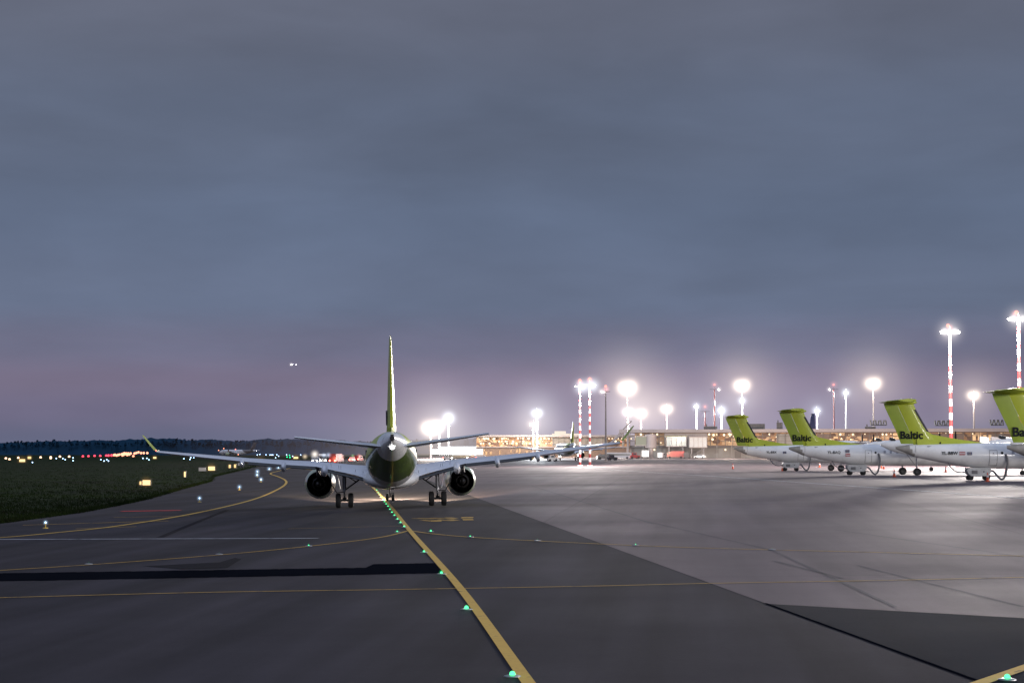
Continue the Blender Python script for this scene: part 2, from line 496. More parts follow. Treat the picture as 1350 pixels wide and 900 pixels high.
sheet('taxi_marking.004', strip(GP([(30, 692.2), (222, 686.5)]), .30, smooth=False) + strip(GP([(100, 697), (180, 694)]), .2, smooth=False) + strip(GP([(150, 682), (250, 680)]), .2, smooth=False) + strip(GP([(380, 697), (540, 693)]), .12, smooth=False), 'yellowthin', LZ)
sheet('taxi_marking.005', strip(GP([(1288, 902), (1350, 880.5), (1430, 853)]), .30), 'yellow', LZ)
sheet('white_marking', strip(GP([(-60, 711.3), (0, 711), (420, 709.5)]), .42, smooth=False), 'whiteline', LZ)
sheet('apron_marking', strip(GP([(770, 616.5), (850, 622), (960, 629), (1072, 637), (1200, 646), (1350, 657), (1400, 661)]), .42), 'whiteline', LZ)
sheet('apron_marking.001', strip(GP([(1246, 644), (1272, 645)]), .5, smooth=False) + strip(GP([(880, 618), (925, 619.5)]), .5, smooth=False), 'whiteline', LZ)
sheet('red_strip', strip(GP([(160, 673.8), (238, 672.6)]), 1.5, smooth=False), 'redline', LZ)  # flat red strip on the pavement
# worn yellow surface sign: two rows of painted strokes
strokes = []
for x0, x1, y in ((555, 560, 683.8), (559, 567, 686.3), (563, 568, 683.4), (570, 577, 683.6), (568, 582, 686.6), (581, 586, 683.0), (585, 592, 686.0), (590, 600, 682.9), (592, 602, 685.4), (608, 624, 682.3), (610, 624, 685.0)):
    strokes += strip([G(x0, y).xy, G(x1, y - .25).xy], 1.9, smooth=False)
sheet('surface_sign_marking', strokes, 'yellowthin', LZ)

# grass tufts along the near edge of the field
def tufts():
    mb = MB(); rnd = random.Random(3)
    n = 0
    while n < 9000:
        px = rnd.uniform(-40, 345); py = 606 + 84 * rnd.random() ** .8
        # pixel row of the grass edge under this column
        pts = [(-60, 697), (0, 690), (104, 676), (173, 663), (200, 656.6), (249, 642.5), (278, 635), (283, 628.5), (304, 623.6), (353, 611.8)]
        e = next((a[1] + (c[1] - a[1]) * (px - a[0]) / (c[0] - a[0]) for a, c in zip(pts, pts[1:]) if a[0] <= px <= c[0]), 610)
        if rnd.random() < .25: py = e - rnd.random() * 2.5
        if py > e - .25: continue
        p = G(px, py)
        s = rnd.uniform(.10, .26)
        for _ in range(4):
            a = rnd.uniform(0, 6.28); dx, dy = math.cos(a) * s * .5, math.sin(a) * s * .5
            q = p + Vector((rnd.uniform(-.4, .4), rnd.uniform(-.4, .4), -.03))
            mb.add([q + Vector((-dx * .35, -dy * .35, 0)), q + Vector((dx * .35, dy * .35, 0)), q + Vector((dx + rnd.uniform(-.1, .1), dy, s * rnd.uniform(.7, 1.3)))], [(0, 1, 2)])
        n += 1
    return tag(mb.build('grass', 'grass'), kind='stuff')
tufts()

# ------------------------------------------------------------------ big twin jet
def loft_fus(mb, secs, axis, n=40, mfun=None, cap=True, interp=4):
    """secs: (along, half width, top, bottom)"""
    S = []
    for i in range(len(secs) - 1):
        a, b_ = secs[i], secs[i + 1]
        p0, p3 = secs[max(i - 1, 0)], secs[min(i + 2, len(secs) - 1)]
        for j in range(interp):
            t = j / interp
            S.append([a[0] + (b_[0] - a[0]) * t] + [
                (2*t**3-3*t**2+1)*a[k] + (t**3-2*t**2+t)*(b_[0]-a[0])*((b_[k]-p0[k])/((b_[0]-p0[0]) or 1)) +
                (-2*t**3+3*t**2)*b_[k] + (t**3-t**2)*(b_[0]-a[0])*((p3[k]-a[k])/((p3[0]-a[0]) or 1)) for k in (1, 2, 3)])
    S.append(list(secs[-1]))
    rings = []
    for a, w, t, bt in S:
        c, h = (t + bt) / 2, (t - bt) / 2
        ring = []
        for j in range(n):
            th = 2 * math.pi * j / n
            x, z = w * math.cos(th), c + h * math.sin(th)
            ring.append(Vector((x, a, z)) if axis == 'y' else Vector((a, -x, z)))
        rings.append(ring)
    mb.loft(rings, 0, cap=cap, mfun=mfun)

def airfoil(n=9):
    up, lo = [], []
    for i in range(n + 1):
        x = (1 - math.cos(math.pi * i / n)) / 2
        t = 5 * (.2969 * math.sqrt(x) - .1260 * x - .3516 * x * x + .2843 * x ** 3 - .1036 * x ** 4)
        up.append((x, t)); lo.append((x, -t))
    return up[::-1] + lo[1:-1]     # from TE over the top to LE and back under

def airliner():
    root = empty('airliner')
    # fuselage
    secs = [(-19.9, .17, 5.02, 4.62), (-19.2, .36, 5.12, 4.32), (-18.2, .62, 5.22, 3.98), (-16.3, .99, 5.30, 3.40), (-14, 1.33, 5.32, 2.75),
            (-11, 1.62, 5.32, 2.08), (-8, 1.76, 5.32, 1.66), (-5, 1.78, 5.32, 1.52), (4, 1.78, 5.3, 1.50), (12.5, 1.78, 5.28, 1.50), (15.5, 1.62, 5.05, 1.56),
            (17.3, 1.2, 4.35, 1.75), (18.4, .65, 3.55, 2.1), (18.9, .12, 2.95, 2.65)]
    mb = MB()
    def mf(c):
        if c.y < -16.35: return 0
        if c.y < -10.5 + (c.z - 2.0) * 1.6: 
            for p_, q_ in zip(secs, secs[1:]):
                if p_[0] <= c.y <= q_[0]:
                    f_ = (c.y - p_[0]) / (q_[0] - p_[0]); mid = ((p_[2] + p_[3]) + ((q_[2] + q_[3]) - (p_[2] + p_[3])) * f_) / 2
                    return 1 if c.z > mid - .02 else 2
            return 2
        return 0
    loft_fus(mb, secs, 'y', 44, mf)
    for s_w in (-1, 1):
        for i in range(40):
            y = -8.3 + i * .56
            mb.box((s_w * 1.70, y, 3.95), (.10, .24, .36), 3)
    fus = mb.build('fuselage', ['white', 'lime', 'lime_unlit', 'glassdark'], root, True, 50)
    mb = MB(); mb.lathe([(-20.02, .13), (-19.90, .16), (-19.5, .15)], (0, 0, 4.84), 'y', 16, 0, True)
    mb.box((0, -19.6, 4.86), (.20, .7, .42))
    mb.build('exhaust_outlet', 'black', root)
    mb = MB(); mb.sphere((0, -19.15, 4.27), .12)
    mb.build('tail_light', 'navwhite', root)
    # belly fairing
    mb = MB(); loft_fus(mb, [(-6.0, .5, 2.3, 1.5), (-4.2, 1.65, 2.6, 1.38), (-1, 2.05, 2.9, 1.27), (3, 2.1, 2.9, 1.27), (6, 1.8, 2.6, 1.35), (7.8, .5, 2.2, 1.5)], 'y', 28)
    mb.build('belly_fairing', 'white', root, True, 60)
    # wings
    AF = airfoil()
    def wing(side):
        # (x, LE y, TE y, TE z, crest z)
        st = [(1.55, 6.2, -1.25, 2.02, 2.98), (2.6, 5.6, -1.25, 2.38, 3.05), (5.3, 4.15, -1.3, 3.02, 3.36), (7.6, 2.95, -1.62, 3.22, 3.52), (10.2, 1.6, -2.15, 3.48, 3.72), (13.2, -.05, -2.75, 3.86, 4.04), (16.4, -1.75, -3.35, 4.28, 4.38)]
        rings = []
        for x, le, te, zt, zc in st:
            ch = le - te
            thick = .125 * ch if x < 3 else .11 * ch
            ring = []
            for cx, t in AF:
                y = le - cx * ch
                camb = (zc - thick * .48 - zt) * (1 - cx ** 2.2) ** .8
                ring.append(Vector((side * x, y, zt + camb + t * thick)))
            rings.append(ring)
        mb = MB(); mb.loft(rings)
        w = mb.build('wing', 'wingwhite', root, True, 30)
        # flap trailing edge strip, darker underside lip
        mb = MB()
        for (xa, xb) in ((1.9, 5.1), (5.4, 10.1)):
            def at(x):
                for a, c in zip(st, st[1:]):
                    if a[0] <= x <= c[0]:
                        f = (x - a[0]) / (c[0] - a[0]); return [a[k] + (c[k] - a[k]) * f for k in range(5)]
            A, B = at(xa), at(xb)
            rr = []
            for S_ in (A, B):
                x, le, te, zt, zc = S_
                ring = [Vector((side * x, te - .02, zt - .03)), Vector((side * x, te - .38, zt - .19)), Vector((side * x, te - .36, zt - .23)), Vector((side * x, te + .5, zt - .14)), Vector((side * x, te + .5, zt - .02))]
                rr.append(ring)
            mb.loft(rr)
        mb.build('flap', 'dark', w)
        mb = MB()
        for x in (2.0, 2.55, 3.6, 3.75, 4.3):
            f = (x - 1.55) / 3.75
            zt = 2.02 + f * 1.0
            mb.box((side * x, -.3, zt + .33), (.02, 1.2, .015), mat=Matrix.Rotation(R(-14), 3, 'X'))
        build_each(mb, 'spoiler_gap', 'line', w)
        # winglet
        mb = MB()
        rings = []
        for (dx, dz, le, te, th) in ((0, 0, -1.75, -3.35, .14), (.20, .10, -2.0, -3.5, .13), (.48, .50, -2.55, -3.85, .11), (.90, 1.14, -3.4, -4.25, .05)):
            ring = []
            nx, nz = (0, 1) if dx == 0 else (-.8, .5)
            for cx, t in AF:
                y = le - cx * (le - te)
                ring.append(Vector((side * (16.4 + dx + nx * t * th), y, 4.34 + dz + nz * t * th)))
            rings.append(ring)
        mb.loft(rings)
        mb.build('winglet', 'lime', root, True, 40)
        # flap track fairings
        for fx, zt, sc, ty in ((4.75, 2.92, 1.25, -1.3), (7.65, 3.22, 1.0, -1.6), (10.55, 3.52, .85, -2.2)):
            mb = MB()
            rings = []
            for a, r_ in ((2.2, .03), (1.6, .16), (.6, .24), (-.3, .25), (-.9, .17), (-1.35, .04)):
                rings.append([Vector((side * fx + r_ * sc * .8 * math.cos(2 * math.pi * j / 12), ty + a * sc, zt - .10 * sc + r_ * sc * 1.35 * math.sin(2 * math.pi * j / 12) - (.1 if a < 0 else 0))) for j in range(12)])
            mb.loft(rings)
            mb.build('flap_track_fairing', 'wingwhite', root, True, 50)
        # wing tip strobes
        mb = MB(); mb.sphere((side * 16.45, -3.38, 4.40), .05)
        mb.build('tip_light', 'redlamp', w)
        # engine
        cx, cz = side * 5.3, 1.70
        mb = MB()
        mb.lathe([(3.75, .93), (4.4, 1.03), (5.3, 1.13), (6.2, 1.17), (7.1, 1.13), (7.6, 1.05), (7.75, .97), (7.7, .90), (7.3, .86), (6.9, .87)], (cx, 0, cz), 'y', 40)
        mb.lathe([(3.75, .93), (3.77, .90), (4.4, .92), (5.2, .95), (6.9, .87)], (cx, 0, cz), 'y', 40, 1)
        nac = mb.build('engine', ['nacelle', 'duct'], root, True, 40)
        mb = MB(); mb.lathe([(6.6, .02), (6.6, .89)], (cx, 0, cz), 'y', 40)
        mb.build('fan', 'duct', nac)
        mb = MB()
        mb.lathe([(5.6, .72), (4.4, .62), (3.5, .50), (2.95, .42), (2.97, .39), (3.6, .40)], (cx, 0, cz), 'y', 28)
        mb.lathe([(3.6, .30), (3.0, .27), (2.5, .14), (2.3, .02)], (cx, 0, cz), 'y', 20)
        mb.build('core_nozzle', 'nozzle', nac, True, 40)
        mb = MB()
        for k in range(18):
            a = 2 * math.pi * k / 18
            c_, s_ = math.cos(a), math.sin(a)
            mb.add([(cx + c_ * .6, 5.3, cz + s_ * .6), (cx + c_ * .93, 5.3, cz + s_ * .93), (cx + c_ * .93 - s_ * .06, 5.75, cz + s_ * .93 + c_ * .06), (cx + c_ * .6 - s_ * .06, 5.75, cz + s_ * .6 + c_ * .06)], [(0, 1, 2, 3)])
        mb.build('guide_vane', 'steel', nac)
        # pylon
        mb = MB()
        rings = []
        for y, hw, zt, zb in ((6.6, .10, cz + 1.22, cz + .95), (5, .17, 3.05, cz + .95), (3.6, .20, 3.1, cz + .45), (2.0, .16, 3.1, cz + .62), (.6, .05, 2.95, 2.62)):
            rings.append([Vector((cx + a * hw, y, z)) for a, z in ((-1, zb), (1, zb), (1, zt), (-1, zt))])
        mb.loft(rings)
        mb.build('pylon', 'pylongrey', root, True, 30)
        # main gear
        g = empty('main_gear'); g.parent = root
        gx = side * 3.37
        mb = MB()
        mb.tube([(gx, 0, .55), (gx, .02, 1.35)], .075, 12)
        mb.tube([(gx, .02, 1.2), (gx, .08, 2.75)], .14, 14)
        mb.build('strut', 'steel', g, True, 40)
        mb = MB()
        mb.tube([(gx, 0, 1.25), (gx - side * .85, .05, 1.85), (gx - side * 1.55, .1, 2.35)], .055, 8)
        mb.tube([(gx - side * .85, .05, 1.85), (gx - side * .05, .08, 2.4)], .04, 8)
        mb.tube([(gx + side * .05, .0, 1.15), (gx + side * .55, .0, 1.1), (gx + side * .95, .0, 1.75), (gx + side * 1.0, .0, 2.6)], .035, 8)
        mb.tube([(gx, -.12, 1.1), (gx, -.32, .85), (gx, -.1, .6)], .035, 6)
        mb.build('side_brace', 'dark', g, True, 40)
        mb = MB(); mb.box((gx + side * .42, .1, 1.95), (.04, 1.1, 1.2), mat=Matrix.Rotation(side * R(12), 3, 'Y'))
        mb.build('gear_door', 'wingwhite', g)
        mb = MB(); mb.tube([(gx - .5, 0, .54), (gx + .5, 0, .54)], .08, 10)
        mb.box((gx, 0, .62), (.3, .22, .26))
        mb.build('axle', 'dark', g, True, 40)
        for s2 in (-1, 1):
            mb = MB(); x0 = gx + s2 * .45
            mb.lathe([(-.18, .30), (-.19, .44), (-.13, .52), (0, .535), (.13, .52), (.19, .44), (.18, .30)], (x0, 0, .535), 'x', 30)
            wl = mb.build('wheel', 'tyre', g, True, 40)
            mb = MB(); mb.lathe([(-.12, .02), (-.14, .2), (-.17, .30), (.17, .30), (.14, .2), (.12, .02)], (x0, 0, .535), 'x', 20)
            mb.build('hub', 'dark', wl, True, 30)
        # tailplane
        mb = MB(); rings = []
        for x, le, te, z in ((.6, -13.9, -17.55, 4.32), (3.2, -15.5, -18.0, 4.64), (6.13, -17.1, -18.5, 5.02)):
            ch = le - te
            rings.append([Vector((side * x, le - c_ * ch, z + t * .10 * ch)) for c_, t in AF])
        mb.loft(rings)
        tp = mb.build('tailplane', 'wingwhite', root, True, 30)
    for sd_ in (-1, 1): wing(sd_)
    # fin with rudder
    mb = MB(); rings = []
    for z, le, te, th in ((5.05, -11.0, -16.1, .66), (5.5, -12.2, -16.35, .62), (6.4, -13.1, -16.75, .54), (9, -14.9, -17.8, .34), (11.15, -16.45, -18.75, .15), (11.33, -16.9, -18.8, .05)):
        ch = le - te
        rings.append([Vector((t * th, le - c_ * ch, z)) for c_, t in AF])
    mb.loft(rings)
    fin = mb.build('fin', 'lime', root, True, 35)
    mb = MB(); rings = []
    for z, le, te, th in ((5.55, -16.3, -17.55, .26), (9, -17.72, -18.75, .15), (11.0, -18.6, -19.45, .07)):
        rings.append([Vector((th, le, z)), Vector((th * .35, te, z)), Vector((-th * .35, te, z)), Vector((-th, le, z))])
    mb.loft(rings)
    mb.build('rudder', 'lime', fin)
    for s in (-1, 1):
        # local frame: text runs along the fin; keep it upright, reading nose-tail on one side
        if s > 0: m4 = Matrix(((.055, 0, 1, .15), (1, 0, 0, -16.55), (0, 1, 0, 5.75), (0, 0, 0, 1)))
        else: m4 = Matrix(((.055, 0, -1, -.33), (-1, 0, 0, -13.3), (0, 1, 0, 5.75), (0, 0, 0, 1)))
        text_mesh('Baltic', 1.35, .02, .02, 'lettering', 'ink', fin, m4)
    # nose gear
    g = empty('nose_gear'); g.parent = root
    mb = MB(); mb.tube([(0, 15.2, .35), (0, 15.1, 1.0), (0, 15.0, 1.9)], [.05, .07, .09], 10)
    mb.tube([(0, 15.15, 1.0), (0, 14.4, 1.6)], .04, 8)
    mb.box((0, 14.9, 1.35), (.5, .08, .08))
    mb.build('strut', 'steel', g, True, 40)
    mb = MB(); mb.tube([(-.24, 15.2, .36), (.24, 15.2, .36)], .05, 8)
    mb.build('axle', 'dark', g)
    for s2 in (-1, 1):
        mb = MB(); mb.lathe([(-.1, .18), (-.11, .29), (-.06, .35), (.06, .35), (.11, .29), (.1, .18)], (s2 * .23, 15.2, .355), 'x', 24)
        wl = mb.build('wheel', 'tyre', g, True, 40)
        mb = MB(); mb.lathe([(-.08, .02), (-.1, .18), (.1, .18), (.08, .02)], (s2 * .23, 15.2, .355), 'x', 16)
        mb.build('hub', 'dark', wl, True, 30)
        mb = MB(); mb.box((s2 * .42, 15.3, 1.35), (.03, 1.5, .5))
        mb.build('gear_door', 'white', g)
    mb = MB()
    for s2 in (-1, 1): mb.sphere((s2 * .16, 15.28, 1.25), .07)
    build_each(mb, 'taxi_light', 'headlamp', g)
    return root
M['nacelle'] = surf('nacelle_pale_green', (0.42, 0.50, 0.30), .3, var=.1, scale=1, coat=.5)
M['duct'] = surf('fan_duct', (0.012, 0.012, 0.013), .5, var=.2, scale=5)
M['nozzle'] = surf('nozzle_titanium', (0.045, 0.042, 0.04), .45, metal=.7, var=.3, scale=4)
M['pylongrey'] = surf('pylon_grey', (0.20, 0.20, 0.21), .45, var=.15, scale=2)

jet = airliner()
jc = Vector((-8.75, 138.0, 0.0))
jet.location = (jc.x, jc.y, gz(jc.x, jc.y) + .012)
jet.rotation_euler = (0, -R(1.15), R(4.0))
tag(jet, 'large lime and white twin engined jet seen from behind, taxiing away on the yellow centreline', 'airplane', 'twin engined jets on the ground')

jet2 = copy_tree(jet)
jp = D(746, 608, 575)
jet2.location = (jp.x, jp.y, 1.0 + .012)
jet2.rotation_euler = (0, 0, R(5.5))
tag(jet2, 'smaller looking far jet parked before the pier building, seen behind the right wing', 'airplane', 'twin engined jets on the ground')

# distant jet seen from the side beyond the grass
jet3 = copy_tree(jet)
jp = D(313, 599, 1580)
jet3.location = (jp.x, jp.y, -.6)
jet3.rotation_euler = (0, 0, R(62))
tag(jet3, 'tiny pale jet far beyond the grass on the left with a red beacon', 'airplane', 'twin engined jets on the ground')
mb = MB(); mb.sphere((0, 2, 5.6), .5); mb.build('beacon_light', 'redlamp', jet3)
def recolour(o):
    for c in kids(o):
        for sl in (c.material_slots if c.type == 'MESH' else ()):
            if sl.material in (M['lime'], M['lime_unlit']):
                sl.link = 'OBJECT'; sl.material = M['vdark']
        recolour(c)
recolour(jet3)

# ------------------------------------------------------------------ turboprops
def turboprop():
    root = empty('turboprop')
    secs = [(0, .10, 3.52, 3.25), (.9, .34, 3.62, 2.88), (1.9, .58, 3.72, 2.45), (3.5, .86, 3.76, 2.10), (5.5, 1.10, 3.80, 1.68), (7.4, 1.27, 3.84, 1.36), (9.6, 1.34, 3.88, 1.22),
            (14, 1.35, 3.89, 1.20), (26, 1.35, 3.89, 1.20), (29, 1.2, 3.75, 1.24), (31, .88, 3.15, 1.36), (32.2, .5, 2.55, 1.6), (32.8, .08, 2.15, 1.95)]
    mb = MB(); loft_fus(mb, secs, 'x', 36, lambda c: 1 if c.x < 1.35 + (3.6 - c.z) * .55 else 0)
    fus = mb.build('fuselage', ['white', 'tailgrey'], root, True, 50)
    mb = MB()
    for i in range(16): mb.box((11.9 + i * .78, -1.335, 2.92), (.27, .03, .36))
    build_each(mb, 'cabin_window', 'cabinglass', fus)
    mb = MB()
    for s in (-1, 1): mb.sphere((10.75, s * 1.30, 2.78), .17, sz=(1, .25, 1.2))
    mb.build('porthole', 'ink', fus)
    # door outline
    mb = MB()
    for s in (-1, 1):
        def wy(z):  # fuselage half width at z
            return 1.34 * math.sqrt(max(0, 1 - ((z - 2.55) / 1.34) ** 2)) + .006
        for x in (9.45, 10.25):
            pts = [(x, s * wy(z), z) for z in [1.55 + i * .12 for i in range(14)]]
            mb.tube(pts, .02, 5)
        for z in (1.55, 3.11):
            mb.tube([(9.45, s * wy(z), z), (10.25, s * wy(z), z)], .02, 5)
        mb.tube([(9.8, s * wy(2.8), 2.8), (9.9, s * wy(2.8), 2.8)], .05, 5)
    mb.build('door', 'line', fus)
    mb = MB()
    mb.tube([(1.95, -.60, 3.6), (1.95, -.62, 2.9)], .012, 4)
    mb.sphere((4.6, -.22, 3.88), .1); mb.sphere((12.2, 0, 3.98), .1)
    mb.build('antenna', 'ink', fus)
    # fin
    def side_prism(name, poly, thick, mat, smooth=True):
        mb = MB()
        mb.prism(poly, -thick, thick)
        return mb.build(name, mat, None, False)
    mb = MB(); rings = []
    AF = airfoil()
    for z, te, le, th in ((3.55, 1.9, 4.85, .36), (5.08, 1.46, 3.38, .30), (7.5, .38, 2.08, .20), (8.0, .2, 1.9, .16)):
        ch = le - te
        rings.append([Vector((le - c_ * ch, t * th, z)) for c_, t in AF])
    mb.loft(rings)
    fin = mb.build('fin', 'lime', root, True, 35)
    # dorsal fin
    mb = MB()
    prof = [(2.2, 4.9), (3.45, 5.0), (3.75, 4.78), (5.0, 4.52), (7.0, 4.18), (9.4, 3.86)]
    rings = []
    for x, z in prof:
        th = .17 if x < 5 else .17 - (x - 5) * .03
        rings.append([Vector((x, -th - .14, 3.45)), Vector((x, -th, (z + 3.5) / 2)), Vector((x, -.03, z)), Vector((x, .03, z)), Vector((x, th, (z + 3.5) / 2)), Vector((x, th + .14, 3.45))])
    mb.loft(rings)
    mb.build('dorsal_fin', 'lime', root, True, 25)
    # rudder, two hinged panels
    mb = MB(); rings = []
    for z, te, le, th in ((3.78, .56, 1.86, .17), (5.08, .08, 1.40, .15), (7.5, -1.05, .33, .10), (7.98, -1.2, .2, .09)):
        rings.append([Vector((le, th, z)), Vector((le - .5, th * .8, z)), Vector((te, .02, z)), Vector((te, -.02, z)), Vector((le - .5, -th * .8, z)), Vector((le, -th, z))])
    mb.loft(rings)
    mb.build('rudder', 'lime_shaded', fin, True, 30)
    # de-icing boot
    mb = MB(); rings = []
    for z, le in ((5.0, 3.45), (6.2, 2.76), (7.35, 2.12)):
        rings.append([Vector((le - .22, .115, z)), Vector((le + .035, .05, z)), Vector((le + .035, -.05, z)), Vector((le - .22, -.115, z))])
    mb.loft(rings)
    mb.build('deicing_boot', 'black', fin)
    # T tailplane
    mb = MB(); rings = []
    for y in (-4.64, -4.45, -2.4, 0, 2.4, 4.45, 4.64):
        k = abs(y) / 4.64
        te, le = -1.0 + .1 * k, 1.62 - .35 * k
        if abs(y) > 4.5: te, le = te + .25, le - .3
        th = .46 * (1 - .30 * k)
        ch = le - te
        rings.append([Vector((le - c_ * ch, y, 8.17 + t * th + .03 * k)) for c_, t in AF])
    mb.loft(rings)
    mb.build('tailplane', 'lime', root, True, 35)
    mb = MB(); mb.lathe([(-1.1, .03), (-.8, .17), (.3, .28), (1.5, .27), (2.1, .14), (2.3, .02)], (0, 0, 8.10), 'x', 16)
    mb.build('bullet_fairing', 'lime', root, True, 50)
    mb = MB(); mb.tube([(.6, 0, 8.25), (.6, 0, 8.45)], .05, 6); mb.sphere((.6, 0, 8.47), .07, 0)
    mb.build('anti_collision_light', 'mastwhite', root)
    # lettering on both sides of the fin
    for s in (-1, 1):
        if s < 0: m4 = Matrix(((1, 0, 0, .42), (0, 0, -1, -.19), (0, 1, 0, 4.32), (0, 0, 0, 1)))
        else: m4 = Matrix(((-1, 0, 0, 3.2), (0, 0, 1, .19), (0, 1, 0, 4.32), (0, 0, 0, 1)))
        text_mesh('Baltic', 1.10, .012, .028, 'lettering', 'ink', fin, m4)
    # small marks
    mb = MB(); mb.box((3.45, -.60, 3.50), (.55, .03, .10), 0, mat=Matrix.Rotation(R(-35), 3, 'X')); mb.box((4.0, -.62, 3.49), (.4, .03, .09), 1, mat=Matrix.Rotation(R(-35), 3, 'X'))
    mb.build('emblem', ['line', 'crimson'], fus)
    # wing, high mounted
    mb = MB(); rings = []
    for y in (-14.2, -13.9, -9, -4.4, 0, 4.4, 9, 13.9, 14.2):
        k = max(0, abs(y) - 4.4) / 9.8
        le, te = 18.4 - .55 * k, 15.2 + 1.05 * k
        if abs(y) > 14: le, te = le - .3, te + .2
        ch = le - te
        rings.append([Vector((le - c_ * ch, y, 4.0 + .10 * k * 3 + t * .13 * ch)) for c_, t in AF])
    mb.loft(rings)
    mb.build('wing', 'white', root, True, 30)
    for s in (-1, 1):
        mb = MB(); loft_fus(mb, [(10.8, .12, 4.05, 3.7), (12, .42, 4.3, 3.1), (14, .60, 4.45, 2.62), (17, .62, 4.5, 2.55), (19, .55, 4.2, 2.75), (19.9, .32, 3.85, 3.1)], 'x', 20)
        mb.v = [(a, b_ + s * 4.4, c) for a, b_, c in mb.v]
        nac = mb.build('engine', 'white', root, True, 50)
        mb = MB(); mb.tube([(12.6, s * 4.4, 4.35), (11.9, s * 4.4, 4.6)], [.22, .18], 12)
        mb.build('exhaust_pipe', 'dark', nac, True, 40)
        mb = MB(); mb.lathe([(19.9, .30), (20.3, .24), (20.7, .06), (20.75, .01)], (0, s * 4.4, 3.47), 'x', 16)
        pr = mb.build('propeller', 'dark', root, True, 40)
        mb = MB()
        for k in range(6):
            a = R(90) + k * math.pi / 3
            c_, s_ = math.cos(a), math.sin(a)
            rings = []
            for r_, w in ((.2, .10), (.7, .17), (1.4, .19), (1.95, .12), (2.05, .04)):
                p = Vector((20.15, s * 4.4 + c_ * r_, 3.47 + s_ * r_)); tv = Vector((.35, -s_ * .9, c_ * .9)).normalized(); nv = Vector((c_ * 0 + .9, s_ * .35, -c_ * .35)).normalized()
                rings.append([p + tv * w, p + nv * .03, p - tv * w, p - nv * .03])
            mb.loft(rings)
        mb.build('blade', 'ink', pr)
        g = empty('main_gear'); g.parent = root
        mb = MB(); mb.tube([(15.3, s * 4.4, .5), (15.25, s * 4.4, 2.8)], .1, 10); mb.tube([(15.3, s * 4.4, 1.0), (14.0, s * 4.4, 2.7)], .05, 8); mb.tube([(15.3, s * 4.4 - .3, .48), (15.3, s * 4.4 + .3, .48)], .06, 8)
        mb.build('strut', 'steel', g, True, 40)
        for s2 in (-1, 1):
            mb = MB(); mb.lathe([(-.13, .25), (-.14, .38), (-.08, .46), (.08, .46), (.14, .38), (.13, .25)], (0, 0, 0), 'y', 24)
            mb.v = [(a + 15.3, b_ + s * 4.4 + s2 * .26, c + .465) for a, b_, c in mb.v]
            wl = mb.build('wheel', 'tyre', g, True, 40)
            mb = MB(); mb.lathe([(-.1, .02), (-.12, .25), (.12, .25), (.1, .02)], (15.3, s * 4.4 + s2 * .26, .465), 'y', 16)
            mb.build('hub', 'dark', wl)
    g = empty('nose_gear'); g.parent = root
    mb = MB(); mb.tube([(29.6, 0, .35), (29.5, 0, 1.4)], .07, 10); mb.tube([(29.6, -.22, .3), (29.6, .22, .3)], .04, 8)
    mb.build('strut', 'steel', g, True, 40)
    for s2 in (-1, 1):
        mb = MB(); mb.lathe([(-.08, .14), (-.09, .24), (-.04, .29), (.04, .29), (.09, .24), (.08, .14)], (29.6, s2 * .2, .295), 'y', 20, cap=True)
        mb.build('wheel', 'tyre', g, True, 40)
    return root

props = []
spots = [(1326.5, 162, 'nearest turboprop, cut off by the right photo edge, only Ba of its tail lettering visible', None, None, (0, -.4)),
         (1180, 198, 'turboprop marked YL-BBW with Latvian and EU flags, third lime Baltic tail from the left', 'YL-BBW', 'row', (0, 0)),
         (1039.4, 241, 'turboprop marked YL-BAQ with its two flags stacked, second lime Baltic tail from the left', 'YL-BAQ', 'stack', (0, 0)),
         (966.9, 285, 'farthest turboprop with the smallest lime Baltic tail, leftmost of the four', 'YL-BBX', 'one', (0, 0))]
proto = turboprop()
def fus_y(z, x=6.0):
    w = 1.10 + (x - 5.5) * .09 if x < 7.4 else 1.3
    c = 2.68; h = 1.16
    return -(w * math.sqrt(max(.02, 1 - ((z - c) / h) ** 2)) + (.09 if z < 2.55 else .03))
allp = [proto] + [copy_tree(proto) for _ in range(3)]
for o, (px, d, lab, reg, fl, off) in zip(allp, spots):
    X = (px - 675) / FPX * d
    o.location = (X, d, gz(X + 8, d) + .02)
    tag(o, lab, 'airplane', 'parked turboprops')
    if reg:
        # flush lettering on the near side of the rear fuselage, letter by letter size .42
        fus = [c for c in kids(o) if c.name.startswith('fuselage')][0]
        z0 = 2.66 if fl != 'stack' else 2.72
        x0 = 4.55 if fl == 'row' else 4.75
        m4 = Matrix(((1, 0.02, 0, x0), (.085 * -1, 0, -1, -1.045), (0, 1, 0, z0), (0, 0, 0, 1)))
        text_mesh(reg, .46, .02, .008, 'registration', 'ink', fus, m4)
        mb = MB()
        def flag(x, z, w, h, kind):
            y = fus_y(z, x) - .015
            if kind == 'lv':
                mb.box((x + w / 2, y, z + h * .8), (w, .03, h * .4), 0); mb.box((x + w / 2, y, z + h * .5), (w, .03, h * .2), 1); mb.box((x + w / 2, y, z + h * .2), (w, .03, h * .4), 0)
            else:
                mb.box((x + w / 2, y, z + h / 2), (w, .03, h), 2)
                for k in range(12):
                    a = k * math.pi / 6
                    mb.box((x + w / 2 + .10 * math.cos(a), y - .02, z + h / 2 + .10 * math.sin(a)), (.025, .02, .025), 3)
        if fl == 'row': flag(6.35, 2.62, .62, .34, 'lv'); flag(7.15, 2.62, .50, .32, 'eu')
        elif fl == 'stack': flag(6.95, 2.86, .52, .34, 'eu'); flag(6.95, 2.38, .60, .36, 'lv')
        else: flag(7.2, 2.62, .5, .32, 'eu')
        mb.build('flag', ['crimson', 'white', 'navy', 'vyellow'], fus)
    props.append(o)

